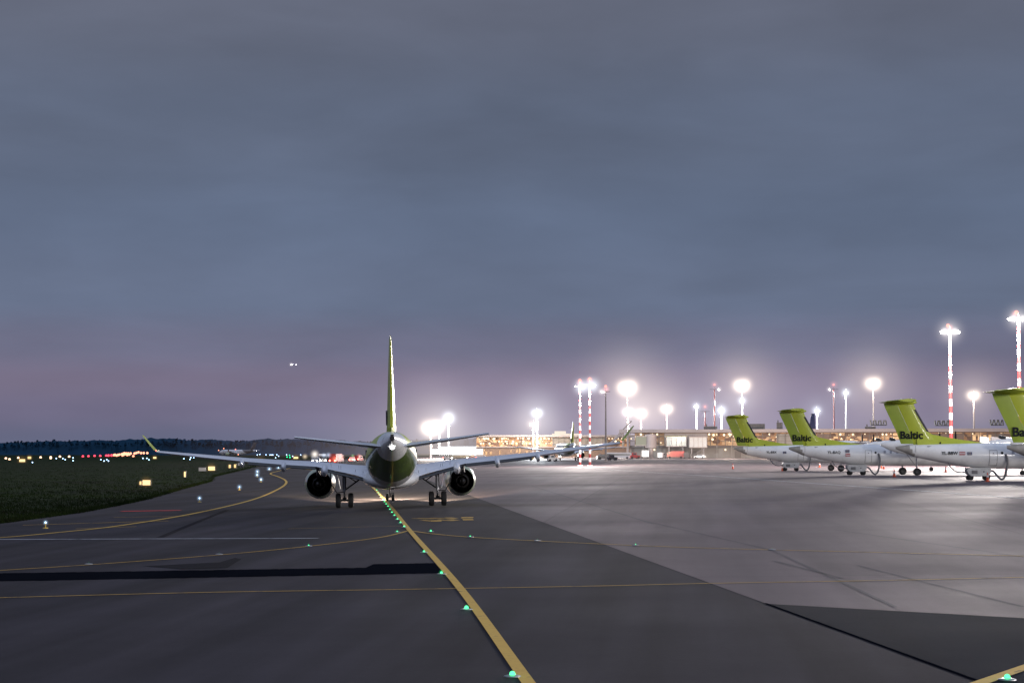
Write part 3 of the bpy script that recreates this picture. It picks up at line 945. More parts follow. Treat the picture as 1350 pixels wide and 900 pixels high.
# ------------------------------------------------------------------ ground air unit with two hoses under each tail
def ground_unit():
    root = empty('ground_air_unit')
    mb = MB()
    mb.prism([(-.85, .45), (.85, .45), (1.15, .70), (1.25, 1.05), (1.15, 1.30), (-1.15, 1.30), (-1.25, 1.05), (-1.15, .70)], -.70, .70)
    body = mb.build('body', 'gpu', root)
    mb = MB(); mb.box((-.5, -.715, .85), (.6, .03, .35)); mb.tube([(.45, -.70, .9), (.45, -.75, .9)], .09, 8)
    mb.build('access_panel', 'line', body)
    for sx in (-1, 1):
        for sy in (-1, 1):
            mb = MB(); mb.lathe([(-.12, .1), (-.13, .22), (-.08, .28), (.08, .28), (.13, .22), (.12, .1)], (sx * .85, sy * .5, .285), 'y', 18, cap=True)
            mb.build('wheel', 'tyre', root, True, 40)
    mb = MB(); mb.tube([(1.0, 0, .55), (1.7, 0, .45)], .04, 6)
    mb.build('tow_bar', 'dark', root)
    pts = [(-1.0, -.45, .95), (-1.4, -.5, .86), (-2.0, -.55, .82), (-2.5, -.5, 1.0), (-2.95, -.4, 1.45), (-3.1, -.3, 1.95)]
    mb = MB(); mb.tube([Vector((*p, z)) for p, z in [((a, b_), c) for a, b_, c in dense(pts)]], .07, 10)
    mb.build('hose', 'hose', root, True, 60)
    pts = [(1.0, -.5, .95), (1.45, -.7, .95), (1.8, -.95, .45), (2.15, -1.1, .14), (2.45, -1.25, .35), (2.65, -1.38, 1.1), (2.75, -1.42, 1.9), (2.65, -1.42, 2.5), (2.55, -1.36, 2.72)]
    mb = MB(); mb.tube(dense(pts), .11, 10)
    mb.build('hose', 'hose', root, True, 60)
    return root
def dense(pts, k=6):
    P = [Vector(p) for p in pts]; out_ = []
    for i in range(len(P) - 1):
        p0, p1, p2, p3 = P[max(i - 1, 0)], P[i], P[i + 1], P[min(i + 2, len(P) - 1)]
        for j in range(k):
            t = j / k
            out_.append(.5 * ((2 * p1) + (p2 - p0) * t + (2 * p0 - 5 * p1 + 4 * p2 - p3) * t * t + (3 * p1 - p0 - 3 * p2 + p3) * t ** 3))
    out_.append(P[-1])
    return out_
gu = ground_unit()
names = [None, 'grey wheeled air unit with two hoses under the YL-BBW turboprop', 'grey wheeled air unit with two hoses under the YL-BAQ turboprop', 'grey wheeled air unit with two hoses under the farthest turboprop']
for i in (1, 2, 3):
    o = gu if i == 1 else copy_tree(gu)
    p = props[i].location
    x = p.x + 8.5
    o.location = (x, p.y - .1, gz(x, p.y) + .01)
    tag(o, names[i], 'ground unit', 'air units under the turboprops')

# traffic cones
def cone():
    r = empty('traffic_cone')
    mb = MB(); mb.box((0, 0, .03), (.42, .42, .06)); mb.lathe([(.06, .17), (.9, .04), (.92, .01)], (0, 0, 0), 'z', 14)
    mb.build('body', 'orange', r, True, 40)
    mb = MB(); mb.lathe([(.45, .117), (.64, .090)], (0, 0, 0), 'z', 14)
    mb.build('reflective_band', 'reflect', r, True)
    return r
cn = cone()
cones = [(1302, 634.7, 'orange cone just right of the YL-BBW air unit, nearest of all cones'), (1179, 628.5, 'orange cone on the apron below the tail tip of YL-BBW'), (1162, 617.2, 'left one of a close pair of cones under the BAQ wing'),
         (1165, 618, 'right one of a close pair of cones under the BAQ wing'), (1247, 622.3, 'orange cone behind the rear hose of the YL-BBW air unit'), (1325.6, 626, 'orange cone between the BBW hose and the right photo edge'),
         (1031.5, 620.5, 'orange cone just left of the farthest air unit wheels'), (966, 618, 'lone pale cone at the left end of the turboprop row'), (1080.5, 615.8, 'faint cone between the two far air units')]
for i, (x, y, lab) in enumerate(cones):
    o = cn if i == 0 else copy_tree(cn)
    p = G(x, y); o.location = (p.x, p.y, p.z + .01)
    tag(o, lab, 'traffic cone', 'cones around the turboprops')

# ------------------------------------------------------------------ self-glowing volumes around lamps, standing in for bloom and lit mist
HM = {}
def halo_mat(col, s, p):
    key = (col, round(s, 4), p)
    if key in HM: return HM[key]
    m, nt, out = newmat('glow_volume')
    L = nt.links.new
    v = N(nt, 'ShaderNodeVolumePrincipled')
    v.inputs['Density'].default_value = 0.0
    v.inputs['Emission Color'].default_value = (*col, 1)
    tc = N(nt, 'ShaderNodeTexCoord')
    ln = N(nt, 'ShaderNodeVectorMath', operation='LENGTH'); L(tc.outputs['Object'], ln.inputs[0])
    a = N(nt, 'ShaderNodeMath', operation='SUBTRACT'); a.inputs[0].default_value = 1; a.use_clamp = True; L(ln.outputs['Value'], a.inputs[1])
    b_ = N(nt, 'ShaderNodeMath', operation='POWER'); b_.inputs[1].default_value = p; L(a.outputs[0], b_.inputs[0])
    c = N(nt, 'ShaderNodeMath', operation='MULTIPLY'); c.inputs[1].default_value = s; L(b_.outputs[0], c.inputs[0])
    L(c.outputs[0], v.inputs['Emission Strength'])
    L(v.outputs[0], out.inputs['Volume'])
    m.volume_intersection_method = 'FAST' if hasattr(m, 'volume_intersection_method') else None
    HM[key] = m
    return m
_sph = {}
def halo(loc, r, peak, col=(1, .93, .88), p=4.0, sz=(1, 1, 1), label=None):
    peak *= .5
    """peak: radiance added through the centre"""
    s = peak * (p + 1) / (2 * r)
    m = halo_mat(col, s, p)
    if m.name not in _sph:
        mb = MB(); mb.sphere((0, 0, 0), 1, n=20, m=12)
        o = mb.build('lamp_glow_volume', m); _sph[m.name] = o.data
    else:
        o = bpy.data.objects.new('lamp_glow_volume', _sph[m.name]); COL.objects.link(o)
    o.location = loc; o.scale = (r * sz[0], r * sz[1], r * sz[2])
    tag(o, kind='stuff')
    return o

# ------------------------------------------------------------------ floodlight masts
def lamp_light(loc, power, col, size=.8, typ='POINT', aim=None, cone=150, parent=None):
    ld = bpy.data.lights.new('lamp_light', typ)
    ld.energy = power; ld.color = col
    if typ == 'SPOT':
        ld.spot_size = R(cone); ld.spot_blend = .6
    ld.shadow_soft_size = size
    o = bpy.data.objects.new('lamp_light', ld); COL.objects.link(o)
    o.location = loc
    if aim is not None: o.rotation_euler = (Vector(aim) - Vector(loc)).to_track_quat('-Z', 'Y').to_euler()
    return o

def mast(px, py, d, label, striped=False, lamp='ledwhite', heads=5, spread=1.6, red=True, hw=1.0, side=0, col='mastgrey', group='floodlight masts of the airport', gzv=None):
    top = D(px, py, d)
    gzz = gz(top.x, top.y) if gzv is None else gzv
    base = Vector((top.x, top.y, gzz))
    h = top.z - gzz
    r = empty('floodlight_mast', base)
    tag(r, label, 'floodlight', group)
    mb = MB()
    n = 20; pr_ = .36 if d < 380 else .27
    if striped:
        for i in range(n):
            z0, z1 = h * i / n, h * (i + 1) / n
            mb.lathe([(z0, pr_ - .14 * i / n), (z1, pr_ - .14 * (i + 1) / n)], (0, 0, 0), 'z', 12, i % 2)
        mb.box((0, 0, .1), (1.1, 1.1, .2), 1)
        mb.build('pole', ['mastred', 'mastwhite'], r, True, 40)
    else:
        mb.lathe([(0, .30 * hw), (h, .15 * hw)], (0, 0, 0), 'z', 12)
        mb.box((0, 0, .1), (.9, .9, .2))
        mb.build('pole', col, r, True, 40)
    mb = MB()
    mb.tube([(-spread - .3, 0, h), (spread + .3, 0, h)], .09, 6)
    mb.lathe([(h - .1, .55), (h + .05, .6), (h + .08, .1)], (0, 0, 0), 'z', 12)
    mb.tube([(0, -.8, h), (0, .8, h)], .08, 6)
    mb.tube([(0, 0, h), (0, 0, h + .3 + 5.0 * d / FPX)], .05, 6)
    mb.build('crossarm', 'mastgrey', r)
    mb = MB()
    if heads:
        for i in range(heads):
            x = (-spread + 2 * spread * i / (heads - 1)) if heads > 1 else side
            if side: x = abs(x) * side
            mb.box((x, -.35, h - .12), (.62, .16, .46), mat=Matrix.Rotation(R(-35), 3, 'X'))
        build_each(mb, 'lamp_head', lamp, r)
    if red:
        mb = MB(); mb.sphere((-.3 if not side else 0, 0, h + .4 + 5.0 * d / FPX), .34); mb.build('obstruction_light', 'redlamp', r)
    return top

WARM = (1, .84, .68); WHT = (1, .91, .86); COOL = (.86, .94, 1)
def px2m(px, d): return px * d / FPX
ML = []
# striped masts near the apron
t = mast(1252, 437, 352, 'tall red and white striped mast rising behind the YL-BBW dorsal fin', True, 'ledwhite', 6, 1.45); ML.append((t, 1.35, WHT)); halo(t, px2m(34, 352), 1.3, WHT); 
t2 = mast(1342.5, 420, 318, 'tall red and white striped mast at the right edge of the photo', True, 'ledwhite', 6, 1.45); ML.append((t2, 1.2, WHT)); halo(t2, px2m(34, 318), 1.3, WHT)
for dx in (-7, 7):
    halo(D(1252 + dx, 437, 351), px2m(9, 352), 3.0, WHT, 3); halo(D(1342.5 + dx, 420, 317), px2m(9, 318), 3.0, WHT, 3)
t = mast(764.5, 509, 412, 'white lit striped mast, left one of the pair before the far jet', True, 'ledcool', 3, .9, side=1); ML.append((t, .22, WHT)); halo(D(767, 510, 412), px2m(22, 412), 2.2, COOL)
t = mast(777.5, 507, 408, 'red and white striped mast, right one of the pair before the far jet', True, 'ledcool', 3, .9, side=1); ML.append((t, .22, WHT)); halo(D(781, 508, 408), px2m(22, 408), 2.2, COOL)
t = mast(798.5, 516, 520, 'slim grey mast with two small lamps right of the striped pair', False, 'ledwhite', 2, .9, side=-1, col='mastgrey')
halo(D(793, 516, 519), px2m(9, 520), 1.6, WHT)
# behind the terminal and pier
big = [(827, 511, 1050, 'ledwarm', WARM, 50, 9, 'largest glowing floodlight above the left end of the terminal'),
       (828, 543, 980, 'ledwhite', WHT, 30, 5, 'glowing floodlight low above the terminal left end, below the largest one'),
       (845, 545, 990, 'ledwarm', WARM, 34, 5, 'warm floodlight low above the terminal, right of the low white one'),
       (879, 539, 1000, 'ledwarm', WARM, 34, 6, 'round warm floodlight above the jet bridges'),
       (918, 535.5, 980, 'ledwhite', COOL, 17, 2.6, 'small white floodlight above the terminal second from the jet bridges'),
       (951, 541, 980, 'ledcool', COOL, 24, 3.4, 'white floodlight just left of the farthest lime tail'),
       (978, 508, 1020, 'ledwarm', WARM, 44, 8, 'big warm floodlight straight above the farthest lime tail'),
       (978.5, 528, 980, 'ledcool', COOL, 18, 3, 'small cool floodlight below the big warm one over the farthest tail'),
       (1077, 541, 980, 'ledcool', COOL, 20, 3.2, 'small cool floodlight between the second and third lime tails'),
       (1115, 517.5, 960, 'ledcool', COOL, 18, 3.0, 'cool white floodlight on a pale mast left of the big warm one'),
       (1151, 505.5, 1020, 'ledwarm', WARM, 44, 7.5, 'big warm floodlight left of the YL-BBW tail'),
       (1283.5, 521, 1000, 'ledwarm', WARM, 36, 6, 'warm floodlight right of the tall striped mast'),
       (591.5, 551, 800, 'ledcool', COOL, 27, 4.5, 'cool floodlight right of the jet tail above the white building'),
       (568, 564, 820, 'ledwarm', WARM, 50, 8, 'left one of the glaring low floodlights right of the jet tail'),
       (579, 562, 815, 'ledwhite', WHT, 26, 4, 'right one of the glaring low floodlights right of the jet tail'),
       (708, 544.5, 700, 'ledcool', COOL, 30, 5, 'cool floodlight on a mast left of the striped pair'),
       (703, 559, 860, 'ledwarm', WARM, 32, 1.6, 'dim floodlight close to the pier roof, beside the cool mast')]
for i, (x, y, d, lm, c, rp, pk, lab) in enumerate(big):
    t = mast(x, y, d, lab, False, lm, 4, px2m(min(6, rp / 9), d), red=False, hw=1.6 if lm != 'ledwarm' else 1.9, col='mastgrey' if lm == 'ledwarm' else 'mastwhite')
    big_ = rp > 28
    offs = ((-.11, .01), (.10, .03), (.02, -.05)) if big_ else ((0, 0),)
    for ox, oz in offs:
        halo(t + Vector((ox * px2m(rp, d), 0, oz * px2m(rp, d))), px2m(rp * (.47 if big_ else .75), d), pk * (.38 if big_ else .8), c, 4.5)
    halo(t, px2m(rp * 2.3, d), .5 if big_ else .25, c, 3.2)
    ML.append((t, .9 if rp > 28 else .4, c))
# dark masts with red lamps
for x, y, d, lab, sd in ((942, 513, 900, 'tall dark red mast with a red light left of the farthest lime tail', 1), (929.5, 542, 900, 'short mast with a red light left of the tall dark red one', 0), (1099, 513, 900, 'dark mast with a red light between the second and third lime tails', -1)):
    t = mast(x, y, d, lab, False, 'ledwhite', 2 if sd else 0, 2.0, side=sd or 1, col='vred', hw=1.5)
    halo(t + Vector((0, 0, .4 + 5.0 * d / FPX)), px2m(8, d), .8, (1, .35, .35), 3)
    if sd: halo(t + Vector((sd * 2.1, 0, 0)), px2m(6, d), 1.2, WHT, 3)
for x, y, d in ((764.5, 504, 412), (777.5, 501, 408), (1252, 431.5, 352), (1338, 413.5, 318), (799, 513, 520)):
    halo(D(x, y, d), px2m(8, d), 1.6, (1, .35, .32), 3)
LP = 2.0e5
# masts to the right of the frame lighting the near side of the parked row
for k_, (mx_, my_) in enumerate(((140, 30), (112, -35), (195, 95))):
    tm = Vector((mx_, my_, 27)); gm = gz(tm.x, tm.y)
    r_ = empty('floodlight_mast', (tm.x, tm.y, gm)); tag(r_, 'striped floodlight mast standing outside the right edge of the photo', 'floodlight', 'masts outside the right edge of the photo')
    mb = MB()
    for i in range(20): mb.lathe([((27 - gm) * i / 20, .36 - .008 * i), ((27 - gm) * (i + 1) / 20, .36 - .008 * (i + 1))], (0, 0, 0), 'z', 12, i % 2)
    mb.build('pole', ['mastred', 'mastwhite'], r_)
    mb = MB(); mb.tube([(-1.8, 0, 27 - gm), (1.8, 0, 27 - gm)], .09, 6); mb.build('crossarm', 'mastgrey', r_)
    mb = MB()
    for i in range(6): mb.box((-1.5 + .6 * i, -.3, 27 - gm), (.5, .16, .4))
    build_each(mb, 'lamp_head', 'ledwhite', r_)
    lamp_light(tm - Vector((0, 0, .6)), LP * (1.6, 1.4, 1.8)[k_], (1, .93, .88), 9.0)
for t, k, c in ML:
    lamp_light(t - Vector((0, .8, .9)), LP * k, c, 4.0 if k > 1 else 1.2)

# unseen lamps added ahead of terminal and pier to brighten apron and facades
for px, d, z in ((760, 840, 9), (815, 800, 9), (845, 712, 9), (880, 708, 9), (925, 704, 9), (960, 712, 9.5), (1020, 700, 9.5), (1090, 690, 9.5), (1160, 680, 9.5), (1230, 670, 9.5), (1310, 660, 9.5)):
    lamp_light(Vector(((px - 675) / FPX * d, d, z)), .8e4 if 840 < px < 930 else 2.4e4, (1, .80, .64), 1.0)
# ------------------------------------------------------------------ terminal
def ter(px, y, d): return (px - 675) / FPX * d
def terminal():
    root = empty('terminal_building', (48, 772, 1.0), (0, 0, R(-16)))
    # local x along the facade (to the right), y depth, z up.  facade length 230 m
    Lf = 235.0
    mb = MB()
    mb.box((Lf / 2, 12, .0 + 2.1), (Lf, 23, 4.2))
    wall = mb.build('wall', 'concrete', root)
    mb = MB(); mb.box((Lf / 2, -.3, 4.55), (Lf + .6, 2.2, .7)); mb.build('floor_slab', 'frame', root)
    # interior: glowing back wall imitating lit shops, ceiling, floor
    mb = MB(); mb.box((Lf / 2, 9.2, 7.6), (Lf, .3, 5.4)); mb.build('interior_wall', M['interior'], root)
    mb = MB(); mb.box((Lf / 2, 4.5, 10.2), (Lf, 9.4, .2)); mb.build('ceiling', 'brown', root)
    # fixtures hanging inside
    mb = MB(); rnd = random.Random(5)
    for k in range(150):
        x = rnd.uniform(2, Lf - 2)
        dens = 1.0 if 30 < x < 130 or x < 14 else .45
        if rnd.random() > dens: continue
        if 14 < x < 32: continue
        z = rnd.choice([9.6, 9.5, 9.3, 8.6, 7.6, 6.8, 6.2]) + rnd.uniform(-.3, .3)
        s = rnd.uniform(.14, .5)
        mb.sphere((x, rnd.uniform(1.2, 8), z), s, n=6, m=4)
    build_each(mb, 'ceiling_lamp', 'ceilamp', root)
    mb = MB()
    for k in range(44):
        x = rnd.uniform(36, 128); mb.box((x, rnd.uniform(5, 8.8), rnd.uniform(5.6, 8.4)), (rnd.uniform(.6, 2.2), .2, rnd.uniform(.3, 1.1)))
    for x0 in (96, 98, 100, 102, 106, 107):
        mb.box((x0 + 40, 1.5, 8.0), (1.2, .2, 2.2))
    for z in (6.6, 8.0, 9.2): mb.box((112, 3, z), (14, .2, .7))
    build_each(mb, 'shop_sign', 'shoplamp', root)
    # mullions and glass
    mb = MB()
    x = 0
    while x <= Lf:
        mb.box((x, .0, 7.6), (.22, .25, 5.4)); x += 3.0
    for z in (5.0, 6.9, 8.8): mb.box((Lf / 2, -.02, z), (Lf, .18, .16))
    mb.build('window_frame', 'frame', root)
    # solid louvre stretch left of centre
    mb = MB(); mb.box((23, -.2, 7.6), (17.5, .3, 5.0))
    for i in range(17): mb.box((14.6 + i * 1.05, -.42, 7.6), (.14, .14, 5.0))
    mb.build('louvre_panel', 'fascia', root)
    for bx, bw_ in ((64, 9), (78, 5), (126, 12), (146, 7), (171, 16), (205, 20)):
        mb = MB(); mb.box((bx, .35, 7.4), (bw_, .15, 4.6)); mb.build('blind_panel', 'brown' if bx % 4 else 'concrete', root)
    # roof
    mb = MB(); mb.box((Lf / 2, 9, 11.0), (Lf + 6, 30, .5), 1); mb.box((Lf / 2, -5.9, 10.9), (Lf + 6.4, .35, 1.25), 0); mb.box((Lf / 2, -2.7, 10.35), (Lf + 6, 6.2, .12), 1)
    mb.build('roof', ['fascia', 'roofdark'], root)
    # ground floor details
    mb = MB()
    for x in (8, 26, 44, 53, 75, 92, 120, 150): mb.box((x, .46, 1.5), (2.6, .2, 2.8))
    build_each(mb, 'door', 'frame', root)
    mb = MB()
    for x in (10, 39, 52, 66, 85, 105, 140): mb.sphere((x, .2, 3.4), .35, n=8, m=6)
    build_each(mb, 'wall_lamp', 'ceilamp', root)
    mb = MB()
    for x in [i * 6 for i in range(40)]: mb.box((x, -2.6, 2.6), (.35, .35, 5.2)) if x not in () else None
    build_each(mb, 'column', 'concrete', root)
    # diagonal strut frame on the left end
    mb = MB()
    mb.tube([(-5.5, -4, 8), (1.5, -4, 15)], .28, 6); mb.tube([(-2, -4, 4), (-2, -4, 11)], .3, 6)
    mb.tube([(-7.5, -4, 5.8), (-1, -4, 11.2)], .5, 6); mb.tube([(0, -4, 0), (0, -4, 11)], .5, 8)
    mb.build('strut_frame', 'fascia', root)
    # roof equipment
    for i, (x, w, h, dd) in enumerate(((32, 5, 1.6, 6), (46, 14, 2.6, 12), (60, 2, 3, 6), (96, 4, 1.2, 5))):
        mb = MB(); mb.box((x, dd, 11.25 + h / 2), (w, 3, h))
        for j in range(int(w)): mb.box((x - w / 2 + .5 + j, dd - 1.6, 11.3 + h / 2), (.15, .12, h * .9))
        mb.tube([(x - w / 3, dd, 11 + h), (x - w / 3, dd, 12.2 + h)], .25, 6)
        mb.build('roof_unit', 'roofdark', root)
    return root
m, nt, out = newmat('shop_interior_glow')
b = N(nt, 'ShaderNodeBsdfPrincipled'); nt.links.new(b.outputs[0], out.inputs[0])
tc = N(nt, 'ShaderNodeTexCoord')
mp = N(nt, 'ShaderNodeMapping'); mp.inputs['Scale'].default_value = (.5, .1, .9)
br = N(nt, 'ShaderNodeTexVoronoi'); br.inputs['Scale'].default_value = .9; br.distance = 'CHEBYCHEV'
cr = N(nt, 'ShaderNodeValToRGB')
for i, (pos, c) in enumerate(((0, (.16, .07, .03)), (.35, (.5, .25, .1)), (.7, (.75, .5, .28)), (1, (.1, .07, .06)))):
    e_ = cr.color_ramp.elements[i] if i < 2 else cr.color_ramp.elements.new(pos)
    e_.position = pos; e_.color = (*c, 1)
cr.color_ramp.interpolation = 'CONSTANT'
sx = N(nt, 'ShaderNodeSeparateColor')
nt.links.new(tc.outputs['Object'], mp.inputs['Vector']); nt.links.new(mp.outputs[0], br.inputs['Vector'])
nt.links.new(br.outputs['Color'], sx.inputs[0]); nt.links.new(sx.outputs[0], cr.inputs[0])
nt.links.new(cr.outputs[0], b.inputs['Base Color']); nt.links.new(cr.outputs[0], b.inputs['Emission Color'])
b.inputs['Emission Strength'].default_value = .085  # wall glows weakly to imitate lit shops behind the glass
m.cycles.emission_sampling = 'NONE'
M['interior'] = m
trm = terminal()
tag(trm, 'long two storey terminal with a flat overhanging roof and warm lit glass upper floor', 'building')

def pier():
    root = empty('pier_building', (ter(628, 0, 900), 900, 1.0))
    Lf = ter(832, 0, 900) - ter(628, 0, 900)
    mb = MB(); mb.box((Lf / 2, 10, 2.2), (Lf, 18, 4.4)); mb.build('wall', 'brown', root)
    mb = MB(); mb.box((Lf / 2, 7, 7), (Lf, .3, 5)); mb.build('interior_wall', M['interior'], root)
    mb = MB(); mb.box((49, 1.2, 7.1), (26, .2, 4.0)); mb.build('blind_panel', 'concrete', root)
    mb = MB()
    mb.box((Lf / 2, -.3, 4.7), (Lf, 1.6, .6)); mb.build('floor_slab', 'fascia', root)
    mb = MB(); mb.box((Lf / 2, 6, 9.9), (Lf + 4, 22, .5), 1); mb.box((Lf / 2, -5, 9.9), (Lf + 4.2, .3, .9), 0)
    mb.build('roof', ['mastgrey', 'roofdark'], root)
    mb = MB(); x = 0
    while x <= Lf: mb.box((x, 0, 7.2), (.2, .2, 4.8)); x += 2.6
    mb.build('window_frame', 'frame', root)
    rnd = random.Random(9)
    mb = MB()
    for k in range(66):
        x = rnd.uniform(1, 36 if rnd.random() < .75 else Lf); mb.sphere((x, rnd.uniform(1, 6), rnd.choice([8.8, 8.6, 7.4, 6.4])), rnd.uniform(.2, .55), n=6, m=4)
    for k in range(26): mb.sphere((36 + k * 1.5, 2, 8.7), .3, n=6, m=4)
    build_each(mb, 'ceiling_lamp', 'ceilamp', root)
    mb = MB()
    for k in range(22): mb.box((rnd.uniform(2, 34), .8, rnd.uniform(.8, 3.6)), (rnd.uniform(.3, 1), .2, rnd.uniform(.6, 2)))
    build_each(mb, 'wall_lamp', 'shoplamp', root)
    mb = MB(); mb.box((40, 9, 11.3), (5.4, 3, 2.0)); mb.box((43, 8, 10.8), (14, .3, .7))
    mb.build('roof_box', glow('roof_box_glow', (1, .86, .72), .95), root)  # bright roof box, its brightness put in as its own glow
    return root
tag(pier(), 'low lit pier building with a thin pale roof, seen behind the jet right wing', 'building')

# jet bridges
def bridge(px0, px1, zb, zt, d, mat, label, trim):
    x0, x1 = ter(px0, 0, d), ter(px1, 0, d)
    r = empty('jet_bridge', (x0, d, 1.0)); L_ = x1 - x0
    tag(r, label, 'jet bridge', 'jet bridges at the terminal')
    mb = MB(); mb.box((L_ / 2, 0, (zb + zt) / 2), (L_, 3.2, zt - zb)); body = mb.build('tunnel', mat, r)
    mb = MB()
    n = max(3, int(L_ / 1.6))
    for i in range(n + 1): mb.box((L_ * i / n, -1.66, (zb + zt) / 2), (.14, .1, zt - zb))
    mb.box((L_ / 2, -1.66, zb + .1), (L_ + .3, .2, .3))
    mb.build('tunnel_rib', 'fascia', body)
    mb = MB(); mb.box((L_ / 2, -1.0, zt + .15), (L_ + .6, 3.4, .3)); mb.build('roof', trim, r)
    mb = MB()
    for x in (L_ * .85, L_ * .15): mb.tube([(x, 0, 0), (x, 0, zb)], .28, 8)
    mb.box((L_ * .85, 0, .5), (1.6, 2.6, .5))
    mb.tube([(L_ * .15 - 1, -1.4, 0), (L_ * .85, -1.4, zb)], .12, 6)
    mb.build('support_column', 'mastgrey', r)
    return r
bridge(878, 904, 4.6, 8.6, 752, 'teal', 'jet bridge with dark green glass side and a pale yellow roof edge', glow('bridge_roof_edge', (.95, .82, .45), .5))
bridge(908, 931, 4.2, 8.2, 748, 'gpu', 'grey ribbed jet bridge right of the green glass one', 'fascia')
def rotunda(px, label):
    X = ter(px, 0, 750)
    r = empty('bridge_rotunda', (X, 750, 1.0)); tag(r, label, 'jet bridge', 'jet bridges at the terminal')
    mb = MB(); mb.lathe([(0, .9), (4, .9)], (0, 0, 0), 'z', 16); mb.build('support_column', 'fascia', r, True)
    mb = MB(); mb.lathe([(4, 1.5), (4.1, 2.2), (9.4, 2.2), (9.6, 1)], (0, 0, 0), 'z', 20, cap=True); mb.build('drum', 'fascia', r, True)
    mb = MB(); mb.box((-4.0, 0, 6.8), (4, 2.6, 3.4)); mb.build('cab', glow('cab_lit', (.8, .78, .6), .42), r)
    mb = MB(); mb.box((-4.0, 0, 8.65), (4.4, 3, .25)); mb.box((-4.0, 0, 5.0), (4.4, 3, .25)); mb.build('cab_roof', 'fascia', r)
rotunda(858, 'round bridge drum on a thick column with a lit cab on its left side')

# roof boxes with slats on the terminal roof at the right
for i, (x0, x1, y0, y1, d, lab) in enumerate(((1148, 1168, 553.5, 559, 800, 'row of pale slats on the terminal roof left of the YL-BBW tail'), (1233, 1251, 554, 559.5, 790, 'row of dark slats on the terminal roof left of the tall striped mast'), (1306, 1322, 553, 559, 780, 'row of dark slats on the terminal roof left of the nearest lime tail'))):
    A, B = D(x0, y1 + 1.5, d), D(x1, y0, d)
    r = empty('roof_vent_row', A); tag(r, lab, 'roof vents', 'vent rows on the terminal roof')
    mb = MB(); w = B.x - A.x; h = B.z - A.z
    for k in range(7): mb.box((w * k / 6, 0, h / 2), (w / 14, 1.2, h), mat=Matrix.Rotation(R(12 if k % 2 else -8), 3, 'Y'))
    build_each(mb, 'vent', 'concrete' if i == 0 else 'roofdark', r)
    mb = MB(); mb.box((w / 2, 0, .1), (w, 1.4, .35)); mb.build('base', 'roofdark', r)

# pitched grey canopies by the terminal at right
r = empty('canopy_shelter', D(1303, 585, 300)); r.location.z = 1.0
r.location = (ter(1312, 0, 330), 330, 1.0)
tag(r, 'grey folded stair canopy standing behind the YL-BBW fuselage top', 'canopy')
mb = MB()
for k, (a, w) in enumerate(((-1.8, 1.6), (.2, 1.7), (2.2, 1.6))):
    mb.add([(a - w / 2, 0, 3.2), (a + w / 2, 0, 3.2), (a + w * .35, 0, 5.3), (a - w * .55, 0, 5.5)], [(0, 1, 2, 3)], k % 2)
    mb.add([(a - w / 2, 1.5, 3.2), (a - w / 2, 0, 3.2), (a - w * .55, 0, 5.5), (a - w * .45, 1.5, 5.3)], [(0, 1, 2, 3)], 1)
mb.build('canopy_panel', ['gpu', 'roofdark'], r)
mb = MB()
for x in (-2.5, 2.9):
    for y in (0, 1.5): mb.tube([(x, y, 0), (x, y, 3.4)], .08, 6)
build_each(mb, 'post', 'mastgrey', r)

# navy tail of a jet behind the terminal
bt = D(1069, 562, 950)
r = empty('parked_jet', (bt.x, bt.y, 1.0)); tag(r, 'jet hidden behind the terminal with only its dark navy tail showing', 'airplane')
mb = MB()
zt = D(1068, 545, 950).z - 1.0
mb.prism([(-1.8, 9), (2.4, 9), (2.0, zt), (.2, zt)], -.2, .2); mb.build('fin', 'navy', r)
mb = MB(); mb.tube([(-4, 0, 7.6), (0, 0, 7.6), (14, 0, 7.6), (20, 0, 7.2)], [.6, 1.6, 1.9, .5], 16); mb.build('fuselage', 'white', r, True)

# bright white service building on the left
bw = D(600, 600, 760)
r = empty('service_building', (bw.x, 760, .95)); tag(r, 'glaring white flat roofed building left of the pier, with self-glowing walls', 'building')
s_ = 760 / FPX
M['litwall'] = surf('white_cladding', (.82, .82, .82), .5, var=.04)
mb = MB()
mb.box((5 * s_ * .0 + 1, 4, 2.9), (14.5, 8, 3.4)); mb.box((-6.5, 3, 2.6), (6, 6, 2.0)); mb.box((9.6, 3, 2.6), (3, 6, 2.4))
mb.build('wall', glow('cladding_glow', (1, .97, .95), 1.5), r)  # emission stands in for the floodlighting on these walls
mb = MB(); mb.box((1, 4, 4.7), (15, 8.6, .25)); mb.box((-6.6, 3, 3.7), (6.4, 6.4, .2)); mb.build('roof', 'litwall', r)
mb = MB(); mb.box((-5, 3, .8), (9, 5.8, 1.5), 0); mb.box((4, 3.5, .6), (16, 5, 1.15), 0); mb.build('base_wall', 'fascia', r)
mb = MB()
for k in range(9): mb.box((-8.4 + k * .9, -.05, 1.35), (.6, .1, .5))
build_each(mb, 'window', 'teal', r)

